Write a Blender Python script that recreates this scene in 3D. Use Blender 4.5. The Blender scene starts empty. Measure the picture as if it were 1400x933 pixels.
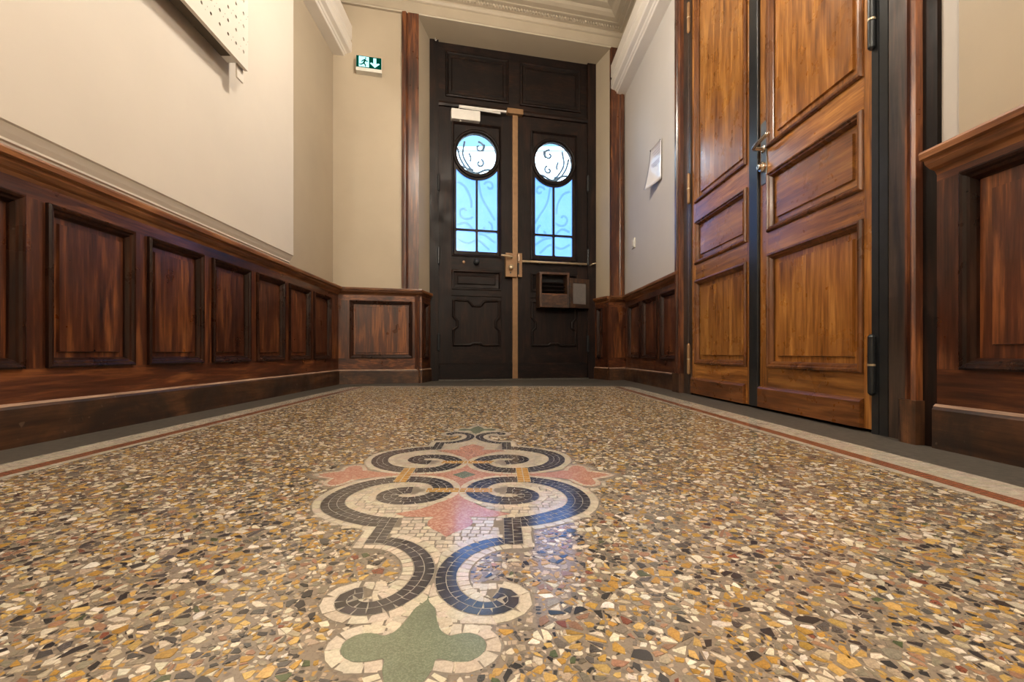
import bpy, bmesh, math, random
import numpy as np
from mathutils import Vector
from mathutils.geometry import tessellate_polygon
random.seed(7); rng = np.random.default_rng(11)
R = math.radians
scn = bpy.context.scene
COL = scn.collection

# ------------------------------------------------------------------ camera, world, sun, exposure
FPX, HC, VX, VY = 622.2, 0.24, 683.0, 483.0          # focal length in pixels, lens height, vanishing point (1400x933 frame)
cam_d = bpy.data.cameras.new('camera'); cam = bpy.data.objects.new('camera', cam_d); COL.objects.link(cam)
cam.location = (0, 0, HC); cam.rotation_euler = (R(90), 0, 0)
cam_d.sensor_width = 36; cam_d.lens = 16.0; cam_d.clip_start = .02
cam_d.shift_x = (700 - VX) / 1400; cam_d.shift_y = (VY - 466.5) / 1400
scn.camera = cam
w = bpy.data.worlds.new('sky'); scn.world = w; w.use_nodes = True
bg = w.node_tree.nodes['Background']; bg.inputs[0].default_value = (.30, .62, 1, 1); bg.inputs[1].default_value = 1.6
sd = bpy.data.lights.new('sun', 'SUN'); sd.energy = 30; sd.angle = R(1); sd.color = (.68, .84, 1)
so = bpy.data.objects.new('sun', sd); COL.objects.link(so); so.rotation_euler = (R(50), 0, R(-12))
vs = scn.view_settings; vs.view_transform = 'Standard'; vs.look = 'None'; vs.exposure = 0.18; vs.gamma = 1; vs.use_curve_mapping = False
LAMP, LAMP2 = 250, 195                                              # radiance of the opal globes

# ------------------------------------------------------------------ materials
def newmat(name):
    m = bpy.data.materials.new(name); m.use_nodes = True
    nt = m.node_tree; b = nt.nodes['Principled BSDF']
    return m, nt, b
def node(nt, typ, **kw):
    n = nt.nodes.new(typ)
    for k, v in kw.items():
        if k.startswith('i_'): n.inputs[int(k[2:])].default_value = v
        else: setattr(n, k, v)
    return n
def ramp(nt, stops, interp='LINEAR'):
    n = nt.nodes.new('ShaderNodeValToRGB'); cr = n.color_ramp; cr.interpolation = interp
    while len(cr.elements) < len(stops): cr.elements.new(.5)
    for e, (p, c) in zip(cr.elements, stops): e.position = p; e.color = (*c, 1)
    return n
def noise(nt, vec, scale, detail=4, rough=.55, dist=0):
    n = nt.nodes.new('ShaderNodeTexNoise'); n.inputs['Scale'].default_value = scale; n.inputs['Detail'].default_value = detail
    n.inputs['Roughness'].default_value = rough; n.inputs['Distortion'].default_value = dist
    if vec is not None: nt.links.new(vec, n.inputs['Vector'])
    return n
def mixc(nt, f, a, b, mode='MIX'):
    n = nt.nodes.new('ShaderNodeMix'); n.data_type = 'RGBA'; n.blend_type = mode
    for s, v in ((n.inputs[0], f), (n.inputs[6], a), (n.inputs[7], b)):
        if hasattr(v, 'is_linked') or isinstance(v, bpy.types.NodeSocket): nt.links.new(v, s)
        elif isinstance(v, tuple): s.default_value = (*v, 1)
        else: s.default_value = v
    return n.outputs[2]
def bump(nt, b, h, strength, dist=.002):
    n = nt.nodes.new('ShaderNodeBump'); n.inputs['Strength'].default_value = strength; n.inputs['Distance'].default_value = dist
    nt.links.new(h, n.inputs['Height']); nt.links.new(n.outputs[0], b.inputs['Normal'])

def wood(name, axis, dark, mid, light, rough=.3, coat=.35, contrast=1.0, dirt=0.0, spec=.5):
    """varnished timber, grain along the given world axis; every piece draws its own figure"""
    m, nt, b = newmat(name)
    tc = nt.nodes.new('ShaderNodeTexCoord'); oi = nt.nodes.new('ShaderNodeObjectInfo')
    off = nt.nodes.new('ShaderNodeVectorMath'); off.operation = 'SCALE'; off.inputs[0].default_value = (13.1, 7.7, 19.3)
    nt.links.new(oi.outputs['Random'], off.inputs['Scale'])
    add = nt.nodes.new('ShaderNodeVectorMath'); nt.links.new(tc.outputs['Object'], add.inputs[0]); nt.links.new(off.outputs[0], add.inputs[1])
    def mp(sl, sc):
        n = nt.nodes.new('ShaderNodeMapping'); v = [sc, sc, sc]; v[axis] = sl; n.inputs['Scale'].default_value = v
        nt.links.new(add.outputs[0], n.inputs['Vector']); return n.outputs[0]
    broad = noise(nt, mp(1.1, 7), 1.6, 4, .55, 1.2)
    streak = noise(nt, mp(2.2, 34), 2.0, 5, .6, .4)
    fine = noise(nt, mp(9, 260), 1.0, 3, .6)
    mm = nt.nodes.new('ShaderNodeMath'); mm.operation = 'MULTIPLY_ADD'; mm.inputs[1].default_value = .5
    nt.links.new(streak.outputs[0], mm.inputs[0])
    m2 = nt.nodes.new('ShaderNodeMath'); m2.operation = 'MULTIPLY'; m2.inputs[1].default_value = .5; nt.links.new(broad.outputs[0], m2.inputs[0])
    nt.links.new(m2.outputs[0], mm.inputs[2])
    k = .16 / contrast
    rp = ramp(nt, [(.5 - k, dark), (.5, mid), (.5 + k, light)]); nt.links.new(mm.outputs[0], rp.inputs[0])
    fr = ramp(nt, [(.3, (.62, .62, .62)), (.62, (1, 1, 1))]); nt.links.new(fine.outputs[0], fr.inputs[0])
    c = mixc(nt, .75, rp.outputs[0], fr.outputs[0], 'MULTIPLY')
    hv = nt.nodes.new('ShaderNodeHueSaturation'); mr = nt.nodes.new('ShaderNodeMapRange')
    mr.inputs[3].default_value = .78; mr.inputs[4].default_value = 1.22; nt.links.new(oi.outputs['Random'], mr.inputs[0])
    nt.links.new(mr.outputs[0], hv.inputs['Value']); nt.links.new(c, hv.inputs['Color']); c = hv.outputs[0]
    if dirt:
        dn = noise(nt, tc.outputs['Object'], 5, 6, .7, .6); dr = ramp(nt, [(.42, (0, 0, 0)), (.62, (dirt, dirt, dirt))]); nt.links.new(dn.outputs[0], dr.inputs[0])
        c = mixc(nt, dr.outputs[0], c, (.012, .008, .006))
        sn = noise(nt, tc.outputs['Object'], 38, 2, .5); sr = ramp(nt, [(.70, (0, 0, 0)), (.76, (.5, .5, .5))]); nt.links.new(sn.outputs[0], sr.inputs[0])
        c = mixc(nt, sr.outputs[0], c, (.16, .11, .07))
    nt.links.new(c, b.inputs['Base Color'])
    rn = noise(nt, tc.outputs['Object'], 9, 4, .6); rr = ramp(nt, [(.3, (rough * .75,) * 3), (.7, (rough * 1.35,) * 3)]); nt.links.new(rn.outputs[0], rr.inputs[0])
    nt.links.new(rr.outputs[0], b.inputs['Roughness'])
    b.inputs['Coat Weight'].default_value = coat; b.inputs['Coat Roughness'].default_value = .16; b.inputs['Specular IOR Level'].default_value = spec
    bump(nt, b, fine.outputs[0], .12, .0006)
    return m
WAIN = dict(dark=(.012, .0036, .002), mid=(.074, .0205, .0078), light=(.26, .09, .026))
DOORW = dict(dark=(.10, .031, .006), mid=(.29, .112, .023), light=(.54, .25, .06))
BLK = dict(dark=(.003, .0017, .0014), mid=(.0075, .0036, .0027), light=(.027, .011, .0062))
M = {}
for ax, n in enumerate('xyz'):
    M['wain_' + n] = wood('wainscot_walnut_' + n, ax, **WAIN, rough=.34, coat=.3)
    M['door_' + n] = wood('varnished_mahogany_' + n, ax, **DOORW, rough=.3, coat=.45)
    M['blk_' + n] = wood('blackened_oak_' + n, ax, **BLK, rough=.5, coat=0, spec=.22)
    M['wainm_' + n] = wood('dark_wainscot_moulding_' + n, ax, dark=(.008, .0026, .0016), mid=(.020, .0066, .0036), light=(.06, .020, .009), rough=.3, coat=0, spec=.25)
    M['doorm_' + n] = wood('dark_door_moulding_' + n, ax, dark=(.045, .014, .004), mid=(.13, .045, .012), light=(.26, .10, .027), rough=.3, coat=.1, spec=.35)
    M['base_' + n] = wood('scuffed_plinth_' + n, ax, dark=(.022, .0085, .004), mid=(.075, .030, .012), light=(.19, .082, .030), rough=.42, coat=.1, dirt=.8)
M['worn_y'] = wood('dusty_worn_edge_y', 1, dark=(.12, .065, .04), mid=(.30, .19, .125), light=(.46, .33, .24), rough=.55, coat=0)
M['worn_x'] = wood('dusty_worn_edge_x', 0, dark=(.12, .065, .04), mid=(.30, .19, .125), light=(.46, .33, .24), rough=.55, coat=0)
M['cap_y'] = wood('worn_cap_wood_y', 1, dark=(.06, .018, .007), mid=(.2, .075, .024), light=(.36, .16, .06), rough=.4, coat=.1)
M['cap_x'] = wood('worn_cap_wood_x', 0, dark=(.06, .018, .007), mid=(.17, .062, .021), light=(.3, .125, .046), rough=.4, coat=.1)
M['jamb_z'] = wood('grey_worn_jamb', 2, dark=(.012, .008, .006), mid=(.045, .027, .018), light=(.11, .058, .033), rough=.45, coat=.05)

def plain(name, col, rough=.5, metal=0, spec=.5, coat=0, nscale=0, namt=.1, bumps=0):
    m, nt, b = newmat(name)
    b.inputs['Base Color'].default_value = (*col, 1); b.inputs['Roughness'].default_value = rough; b.inputs['Metallic'].default_value = metal
    b.inputs['Specular IOR Level'].default_value = spec; b.inputs['Coat Weight'].default_value = coat
    if nscale:
        tc = nt.nodes.new('ShaderNodeTexCoord'); n = noise(nt, tc.outputs['Object'], nscale, 5, .6)
        lo = tuple(c * (1 - namt) for c in col); hi = tuple(min(1, c * (1 + namt)) for c in col)
        rp = ramp(nt, [(.3, lo), (.7, hi)]); nt.links.new(n.outputs[0], rp.inputs[0]); nt.links.new(rp.outputs[0], b.inputs['Base Color'])
        if bumps:
            n2 = noise(nt, tc.outputs['Object'], nscale * 14, 4, .6); bump(nt, b, n2.outputs[0], bumps, .003)
    return m
def emis(name, col, s):
    m = bpy.data.materials.new(name); m.use_nodes = True; nt = m.node_tree; nt.nodes.clear()
    e = nt.nodes.new('ShaderNodeEmission'); e.inputs[0].default_value = (*col, 1); e.inputs[1].default_value = s
    o = nt.nodes.new('ShaderNodeOutputMaterial'); nt.links.new(e.outputs[0], o.inputs[0]); return m
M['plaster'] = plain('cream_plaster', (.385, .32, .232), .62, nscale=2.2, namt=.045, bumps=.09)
M['pale'] = plain('daylit_wall_plaster', (.53, .50, .465), .6, nscale=2.2, namt=.035, bumps=.09)  # cool daylight from the street door put into the wall colour
M['box'] = plain('pale_overhang_plaster', (.57, .52, .452), .6, nscale=2.2, namt=.035, bumps=.09)  # lighter, greyer tone than the cream plaster
M['cornice'] = plain('painted_cornice', (.36, .305, .228), .55, nscale=5, namt=.05)
M['ceil'] = plain('ceiling_paint', (.36, .305, .228), .7, nscale=3, namt=.04)
M['beam'] = plain('white_painted_moulding', (.72, .67, .60), .5, nscale=4, namt=.04)
M['stone'] = plain('dark_grey_border_stone', (.062, .054, .043), .55, nscale=60, namt=.45)
M['cement'] = None
M['white_paint'] = plain('white_powder_coat', (.62, .575, .51), .4)
M['white_metal'] = plain('grey_white_metal', (.62, .60, .56), .35, nscale=20, namt=.05)
M['brass'] = plain('dull_bronze_paint', (.24, .135, .062), .42, .25, nscale=25, namt=.12)
M['brass_hi'] = plain('dull_brass', (.46, .36, .23), .35, .45, nscale=30, namt=.08)
M['nickel'] = plain('polished_nickel', (.66, .58, .48), .22, 1, nscale=30, namt=.06)
M['plate'] = plain('grey_steel_plate', (.20, .20, .19), .35, .8, nscale=40, namt=.15)
M['steel_dark'] = plain('black_painted_steel', (.018, .020, .022), .28, .2, nscale=18, namt=.2)
M['dark_in'] = plain('dark_inside', (.010, .009, .010), .7, nscale=10, namt=.2)
M['brown_box'] = plain('dark_brown_housing', (.055, .036, .017), .6, nscale=10, namt=.15)
M['grey_card'] = plain('grey_frosted_plastic', (.13, .115, .105), .45, nscale=40, namt=.08)
M['iron'] = plain('wrought_iron', (.16, .23, .30), .5, .4, nscale=25, namt=.2)  # bluish glare around the scrolls is mixed into this colour
M['facade'] = plain('pale_facade', (.80, .78, .74), .8, nscale=1.2, namt=.04)
M['asphalt'] = plain('street', (.16, .16, .165), .8, nscale=8, namt=.2)
M['sign_green'] = emis('exit_green', (.0, .055, .032), 1.0)
M['sign_white'] = emis('exit_white', (.45, .95, .95), 1.6)
M['globe'] = emis('lamp_globe', (1, .895, .755), LAMP)
M['globe_small'] = emis('pendant_globe', (1, .895, .755), LAMP2)
M['plastic'] = plain('ivory_plastic', (.62, .6, .54), .35, nscale=30, namt=.03)

def frosted():
    m = bpy.data.materials.new('frosted_pane'); m.use_nodes = True; nt = m.node_tree; nt.nodes.clear()
    tc = nt.nodes.new('ShaderNodeTexCoord'); n = noise(nt, tc.outputs['Object'], 7, 4, .6); n2 = noise(nt, tc.outputs['Object'], 90, 3, .6)
    a = nt.nodes.new('ShaderNodeMath'); a.operation = 'MULTIPLY_ADD'; a.inputs[1].default_value = .3
    nt.links.new(n2.outputs[0], a.inputs[0]); nt.links.new(n.outputs[0], a.inputs[2])
    rp = ramp(nt, [(.45, (.19, .50, 1.35)), (.85, (.26, .58, 1.5))]); nt.links.new(a.outputs[0], rp.inputs[0])
    e = nt.nodes.new('ShaderNodeEmission'); nt.links.new(rp.outputs[0], e.inputs[0]); e.inputs[1].default_value = PANE
    t = nt.nodes.new('ShaderNodeBsdfTransparent'); t.inputs[0].default_value = (.55, .78, .98, 1)
    mx = nt.nodes.new('ShaderNodeMixShader'); mx.inputs[0].default_value = .28
    g = nt.nodes.new('ShaderNodeBsdfGlossy'); g.inputs['Roughness'].default_value = .25; g.inputs[0].default_value = (.8, .8, .8, 1)
    m2 = nt.nodes.new('ShaderNodeMixShader'); m2.inputs[0].default_value = .04
    o = nt.nodes.new('ShaderNodeOutputMaterial')
    nt.links.new(e.outputs[0], mx.inputs[1]); nt.links.new(t.outputs[0], mx.inputs[2])
    nt.links.new(mx.outputs[0], m2.inputs[1]); nt.links.new(g.outputs[0], m2.inputs[2]); nt.links.new(m2.outputs[0], o.inputs[0])
    return m
def clear_glass():
    m = bpy.data.materials.new('clear_pane'); m.use_nodes = True; nt = m.node_tree; nt.nodes.clear()
    t = nt.nodes.new('ShaderNodeBsdfTransparent'); t.inputs[0].default_value = (.93, .97, 1, 1)
    g = nt.nodes.new('ShaderNodeBsdfGlossy'); g.inputs['Roughness'].default_value = .05
    fr = nt.nodes.new('ShaderNodeFresnel'); fr.inputs[0].default_value = 1.45
    mx = nt.nodes.new('ShaderNodeMixShader'); o = nt.nodes.new('ShaderNodeOutputMaterial')
    nt.links.new(fr.outputs[0], mx.inputs[0]); nt.links.new(t.outputs[0], mx.inputs[1]); nt.links.new(g.outputs[0], mx.inputs[2]); nt.links.new(mx.outputs[0], o.inputs[0])
    return m
PANE = 1.15
M['frosted'] = frosted(); M['clear'] = clear_glass()

def chip_mat(name, rough, spec, grain=.16, gscale=420):
    """colour of each piece is stored on its mesh; the material adds fine stone grain and the floor's polish"""
    m, nt, b = newmat(name)
    at = nt.nodes.new('ShaderNodeAttribute'); at.attribute_name = 'stone'
    tc = nt.nodes.new('ShaderNodeTexCoord'); n = noise(nt, tc.outputs['Object'], gscale, 3, .7)
    rp = ramp(nt, [(.3, (1 - grain * 2,) * 3), (.7, (1 + grain,) * 3)]); nt.links.new(n.outputs[0], rp.inputs[0])
    c = mixc(nt, 1.0, at.outputs['Color'], rp.outputs[0], 'MULTIPLY')
    nt.links.new(c, b.inputs['Base Color'])
    rn = noise(nt, tc.outputs['Object'], 6, 5, .65); rr = ramp(nt, [(.3, (rough * .7,) * 3), (.7, (rough * 1.4,) * 3)]); nt.links.new(rn.outputs[0], rr.inputs[0])
    nt.links.new(rr.outputs[0], b.inputs['Roughness']); b.inputs['Specular IOR Level'].default_value = spec; b.inputs['Coat Weight'].default_value = .5; b.inputs['Coat Roughness'].default_value = .12
    return m
FR, FS = .17, .95
M['chip'] = chip_mat('terrazzo_chip', FR, FS)
M['tess'] = chip_mat('mosaic_tessera', FR * .95, FS, .12, 260)
def cement():
    m, nt, b = newmat('terrazzo_cement')
    tc = nt.nodes.new('ShaderNodeTexCoord')
    v = nt.nodes.new('ShaderNodeTexVoronoi'); v.inputs['Scale'].default_value = 210; nt.links.new(tc.outputs['Object'], v.inputs['Vector'])
    sp = nt.nodes.new('ShaderNodeSeparateColor'); nt.links.new(v.outputs['Color'], sp.inputs[0])
    rp = ramp(nt, [(0, (.24, .195, .15)), (.40, (.17, .142, .112)), (.55, (.42, .33, .24)), (.70, (.05, .046, .042)), (.80, (.38, .23, .07)), (.90, (.60, .53, .42))], 'CONSTANT')
    nt.links.new(sp.outputs[0], rp.inputs[0])
    v2 = nt.nodes.new('ShaderNodeTexVoronoi'); v2.feature = 'DISTANCE_TO_EDGE'; v2.inputs['Scale'].default_value = 210; nt.links.new(tc.outputs['Object'], v2.inputs['Vector'])
    er = ramp(nt, [(.04, (1, 1, 1)), (.14, (0, 0, 0))]); nt.links.new(v2.outputs['Distance'], er.inputs[0])
    n = noise(nt, tc.outputs['Object'], 300, 3, .6); nr = ramp(nt, [(.3, (.165, .135, .106)), (.7, (.28, .228, .178))]); nt.links.new(n.outputs[0], nr.inputs[0])
    c = mixc(nt, er.outputs[0], rp.outputs[0], nr.outputs[0])
    nt.links.new(c, b.inputs['Base Color']); b.inputs['Specular IOR Level'].default_value = FS; b.inputs['Coat Weight'].default_value = .5; b.inputs['Coat Roughness'].default_value = .12
    rn = noise(nt, tc.outputs['Object'], 6, 5, .65); rr = ramp(nt, [(.3, (FR * .9,) * 3), (.7, (FR * 1.7,) * 3)]); nt.links.new(rn.outputs[0], rr.inputs[0])
    nt.links.new(rr.outputs[0], b.inputs['Roughness'])
    return m
M['cement'] = cement()
def inlay(name, a, b_, c_, vsc=330):
    m, nt, b = newmat(name); tc = nt.nodes.new('ShaderNodeTexCoord')
    v = nt.nodes.new('ShaderNodeTexVoronoi'); v.inputs['Scale'].default_value = vsc; nt.links.new(tc.outputs['Object'], v.inputs['Vector'])
    sp = nt.nodes.new('ShaderNodeSeparateColor'); nt.links.new(v.outputs['Color'], sp.inputs[0])
    rp = ramp(nt, [(0, a), (.5, b_), (.88, c_)]); nt.links.new(sp.outputs[0], rp.inputs[0])
    n = noise(nt, tc.outputs['Object'], 26, 4, .6); nr = ramp(nt, [(.3, (.9,) * 3), (.7, (1.06,) * 3)]); nt.links.new(n.outputs[0], nr.inputs[0])
    nt.links.new(mixc(nt, 1.0, rp.outputs[0], nr.outputs[0], 'MULTIPLY'), b.inputs['Base Color'])
    b.inputs['Coat Weight'].default_value = .5; b.inputs['Coat Roughness'].default_value = .12; b.inputs['Roughness'].default_value = FR * 1.2; b.inputs['Specular IOR Level'].default_value = FS
    return m
M['pink'] = inlay('pink_marble_inlay', (.40, .185, .135), (.46, .23, .17), (.55, .34, .26))
M['green'] = inlay('green_marble_inlay', (.145, .17, .115), (.165, .195, .135), (.21, .24, .17), 900)
M['joint'] = plain('pale_band_joints', (.30, .27, .22), .4, nscale=200, namt=.2)
M['bed'] = plain('mosaic_grout', (.17, .142, .108), .4, nscale=200, namt=.2)

# ------------------------------------------------------------------ mesh helpers
class Frame:
    """local (s along, d out into the room, z up) of a vertical plane"""
    def __init__(s, o, sd, nd):
        s.o = Vector((o[0], o[1])); s.s = Vector(sd).normalized(); s.n = Vector(nd).normalized()
    def p(s, a, d, z): q = s.o + s.s * a + s.n * d; return (q.x, q.y, z)
    def pix(s, x, y, d=0):
        """photo pixel -> (s, z) on the plane at offset d"""
        r = Vector(((x - VX) / FPX, 1)); o = s.o + s.n * d
        t = o.dot(s.n) / r.dot(s.n); q = r * t
        return (q - o).dot(s.s), HC + (VY - y) / FPX * t
class MB:
    def __init__(s): s.v = []; s.f = []
    def add(s, vs, fs):
        n = len(s.v); s.v += [tuple(v) for v in vs]; s.f += [tuple(i + n for i in f) for f in fs]; return s
    def fbox(s, F, s0, s1, d0, d1, z0, z1):
        c = [F.p(a, d, z) for z in (z0, z1) for d in (d0, d1) for a in (s0, s1)]
        return s.add(c, [(0, 1, 3, 2), (4, 6, 7, 5), (0, 4, 5, 1), (2, 3, 7, 6), (0, 2, 6, 4), (1, 5, 7, 3)])
    def box(s, x0, x1, y0, y1, z0, z1):
        return s.fbox(WORLD, x0, x1, y0, y1, z0, z1)
    def extr(s, pts0, pts1):
        """two matching closed loops of points, capped (convex or not)"""
        n = len(pts0); fs = [(i, (i + 1) % n, n + (i + 1) % n, n + i) for i in range(n)]
        tri = tessellate_polygon([[Vector(p) for p in pts0]])
        fs += [tuple(t) for t in tri] + [tuple(n + i for i in t[::-1]) for t in tri]
        return s.add(list(pts0) + list(pts1), fs)
    def profile(s, F, s0, s1, prof, m0=0, m1=0):
        """(d, z) profile run along s; m0/m1 mitre the ends by d"""
        return s.extr([F.p(s0 + m0 * d, d, z) for d, z in prof], [F.p(s1 + m1 * d, d, z) for d, z in prof])
    def plan(s, pts, z0, z1):
        return s.extr([(x, y, z0) for x, y in pts], [(x, y, z1) for x, y in pts])
    def plate(s, F, outer, holes, d0, d1):
        """flat plate in a wall frame with holes; outlines are (s, z) lists"""
        loops = [outer] + list(holes); flat = [p for l in loops for p in l]; n = len(flat)
        tri = tessellate_polygon([[Vector((a, z, 0)) for a, z in l] for l in loops])
        vs = [F.p(a, d1, z) for a, z in flat] + [F.p(a, d0, z) for a, z in flat]
        fs = [tuple(t) for t in tri] + [tuple(n + i for i in t[::-1]) for t in tri]; k = 0
        for l in loops:
            m = len(l); fs += [(k + i, k + (i + 1) % m, n + k + (i + 1) % m, n + k + i) for i in range(m)]; k += m
        return s.add(vs, fs)
    def loops(s, F, s0, s1, z0, z1, prof, cap=True):
        """mitred rectangular rings: prof = [(inset, d), ...] from the outside in"""
        n = len(s.v); k = 0
        for i, d in prof:
            s.v += [F.p(s0 + i, d, z0 + i), F.p(s1 - i, d, z0 + i), F.p(s1 - i, d, z1 - i), F.p(s0 + i, d, z1 - i)]
            if k:
                a = n + 4 * (k - 1); b = n + 4 * k
                s.f += [(a + j, a + (j + 1) % 4, b + (j + 1) % 4, b + j) for j in range(4)]
            k += 1
        if cap: b = n + 4 * (k - 1); s.f.append((b, b + 1, b + 2, b + 3))
        return s
    def tube(s, path, r, seg=8, closed=False, cap=True):
        P = [Vector(p) for p in path]; n = len(P); base = len(s.v); up = None
        for i, p in enumerate(P):
            a = P[i - 1] if (i or closed) else p; b = P[(i + 1) % n] if (i < n - 1 or closed) else p
            t = (b - a).normalized()
            if up is None: up = t.orthogonal().normalized()
            up = (up - t * up.dot(t)).normalized(); sd = t.cross(up); rr = r[i] if isinstance(r, (list, tuple)) else r
            for k in range(seg):
                an = 2 * math.pi * k / seg; s.v.append(tuple(p + up * (math.cos(an) * rr) + sd * (math.sin(an) * rr)))
        for i in range(n if closed else n - 1):
            a = base + i * seg; b = base + ((i + 1) % n) * seg
            s.f += [(a + k, a + (k + 1) % seg, b + (k + 1) % seg, b + k) for k in range(seg)]
        if cap and not closed:
            s.f += [tuple(base + k for k in range(seg))[::-1], tuple(base + (n - 1) * seg + k for k in range(seg))]
        return s
    def lathe(s, c, ax, prof, seg=20):
        """prof = [(r, h)] turned about axis ax through c"""
        c = Vector(c); ax = Vector(ax).normalized(); u = ax.orthogonal().normalized(); v = ax.cross(u); n = len(s.v); m = len(prof)
        for r, h in prof:
            for k in range(seg):
                a = 2 * math.pi * k / seg; s.v.append(tuple(c + ax * h + (u * math.cos(a) + v * math.sin(a)) * max(r, 1e-5)))
        for i in range(m - 1):
            a = n + i * seg; b = a + seg; s.f += [(a + k, a + (k + 1) % seg, b + (k + 1) % seg, b + k) for k in range(seg)]
        s.f += [tuple(n + k for k in range(seg))[::-1], tuple(n + (m - 1) * seg + k for k in range(seg))]
        return s
    def build(s, name, mat, parent=None, bevel=0, smooth=False, loc=None, normals=True):
        org = Vector(loc) if loc is not None else (ORG[parent.name] if parent else Vector((0, 0, 0)))
        me = bpy.data.meshes.new(name); me.from_pydata([tuple(Vector(v) - org) for v in s.v], [], s.f)
        if normals:
            bm = bmesh.new(); bm.from_mesh(me); bmesh.ops.recalc_face_normals(bm, faces=bm.faces); bm.to_mesh(me); bm.free()
        if smooth: me.polygons.foreach_set('use_smooth', [True] * len(me.polygons))
        o = bpy.data.objects.new(name, me); COL.objects.link(o); me.materials.append(M[mat])
        if parent: o.parent = parent; o.location = org - ORG[parent.name]
        else: o.location = org
        ORG[o.name] = org
        if bevel:
            b = o.modifiers.new('bevel', 'BEVEL'); b.width = bevel; b.segments = 2; b.limit_method = 'ANGLE'; b.angle_limit = R(40)
        return o
ORG = {}
WORLD = Frame((0, 0), (1, 0), (0, 1))
def tag(o, label, cat, group=None, kind=None):
    o['label'] = label; o['category'] = cat
    if group: o['group'] = group
    if kind: o['kind'] = kind
    return o
def thing(name, loc, label, cat, group=None, kind=None):
    o = bpy.data.objects.new(name, None); COL.objects.link(o); o.location = loc; o.empty_display_size = .05; ORG[o.name] = Vector(loc)
    return tag(o, label, cat, group, kind)
def spline(pts, n=12, closed=False):
    P = [np.array(p, float) for p in pts]; m = len(P); out = []
    for i in range(m if closed else m - 1):
        p1, p2 = P[i], P[(i + 1) % m]; p0 = P[i - 1] if (closed or i) else 2 * p1 - p2; p3 = P[(i + 2) % m] if (closed or i < m - 2) else 2 * p2 - p1
        for k in range(n):
            t = k / n; out.append(.5 * (2 * p1 + (p2 - p0) * t + (2 * p0 - 5 * p1 + 4 * p2 - p3) * t * t + (3 * p1 - p0 - 3 * p2 + p3) * t ** 3))
    if not closed: out.append(P[-1])
    return np.array(out)

# ------------------------------------------------------------------ frames of the hall (metres; Y runs along the hall)
XL, XR, ZC = -1.225, 1.11, 3.2
LW = Frame((XL, 0), (0, 1), (1, 0))                     # left wall, s = Y
RW = Frame((XR, 0), (0, 1), (-1, 0))                    # right wall, s = Y
SK = .24; FW = Frame((XL, 3.48), (1, SK), (SK, -1))     # far wall stands askew
DA, DB = (-.599, 3.90), (.8945, 4.247)                  # ends of the street door, in its recess
DP = Frame(DA, (DB[0] - DA[0], DB[1] - DA[1]), ((DB[1] - DA[1]), -(DB[0] - DA[0])))
DW = (Vector(DB) - Vector(DA)).length
FWL = (XR - XL) / FW.s.x                                # length of the far wall
sA = FW.pix(572.5, 300)[0]; sB = FW.pix(835, 300)[0]    # sides of the recess in the wall face
PA = FW.p(sA, -.02, 0)[:2]; PB = FW.p(sB, -.02, 0)[:2]
Y0 = -2.6
ZT = 2.93                                               # lintel

# walls ------------------------------------------------------------
wb = MB().profile(LW, Y0, 2.614, [(-.052, .742), (.012, .742), (.013, .757), (.019, .760), (.019, .766), (.027, .779), (.036, .796), (.041, .800), (.041, 3.4), (-.052, 3.4)])
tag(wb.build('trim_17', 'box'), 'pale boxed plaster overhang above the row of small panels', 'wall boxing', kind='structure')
wl = MB().profile(LW, Y0, 3.75, [(-.2, 0), (-.052, 0), (-.052, 3.4), (-.2, 3.4)])
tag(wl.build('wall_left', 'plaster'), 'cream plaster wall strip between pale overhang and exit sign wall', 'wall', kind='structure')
wn = MB().profile(RW, Y0, 1.078, [(-.2, 0), (-.06, 0), (-.06, .742), (.022, .742), (.022, 3.4), (-.2, 3.4)])
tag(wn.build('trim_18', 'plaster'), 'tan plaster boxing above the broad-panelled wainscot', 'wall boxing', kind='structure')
wr = MB().profile(RW, 1.078, 1.16, [(-.2, 0), (-.06, 0), (-.06, .742), (-.005, .742), (-.005, 3.4), (-.2, 3.4)])
wr.profile(RW, 1.16, 2.82, [(-.2, 0), (-.06, 0), (-.06, 2.5), (-.005, 2.5), (-.005, 3.4), (-.2, 3.4)])
wr.profile(RW, 2.82, 4.4, [(-.2, 0), (-.06, 0), (-.06, .742), (-.005, .742), (-.005, 3.4), (-.2, 3.4)])
# doorway stays solid behind the closed leaves
tag(wr.build('wall_right', 'pale'), 'plaster wall coloured pale for the daylight, carrying the orange-brown double door', 'wall', kind='structure')
fw = MB()
q = lambda s_, d_: FW.p(s_, d_, 0)[:2]
for z0, z1, k in ((0, .742, .04), (.742, ZT, 0)):
    eA = Vector(DA) - DP.s * k; eB = Vector(DB) + DP.s * k; sa = FW.p(sA - k, -.02 - k, 0)[:2]; sb = FW.p(sB + k, -.02 - k, 0)[:2]
    fw.plan([q(-.3, -.02 - k), sa, tuple(eA), DP.p(-k, -.2, 0)[:2], q(-.3, -.5)], z0, z1)
    fw.plan([sb, q(FWL + .25, -.02 - k), q(FWL + .25, -.5), DP.p(DW + k, -.2, 0)[:2], tuple(eB)], z0, z1)
fw.plan([q(-.3, -.02), q(FWL + .25, -.02), q(FWL + .25, -.5), q(-.3, -.5)], ZT, 3.4)
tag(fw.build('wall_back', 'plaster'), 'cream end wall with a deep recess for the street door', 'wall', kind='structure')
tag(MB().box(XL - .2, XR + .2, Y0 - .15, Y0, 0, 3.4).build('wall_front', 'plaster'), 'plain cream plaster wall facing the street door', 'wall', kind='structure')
tag(MB().box(XL - .3, XR + .4, Y0 - .2, 4.9, ZC, ZC + .25).build('ceiling', 'ceil'), 'flat cream painted ceiling above the cornice', 'ceiling', kind='structure')

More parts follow.
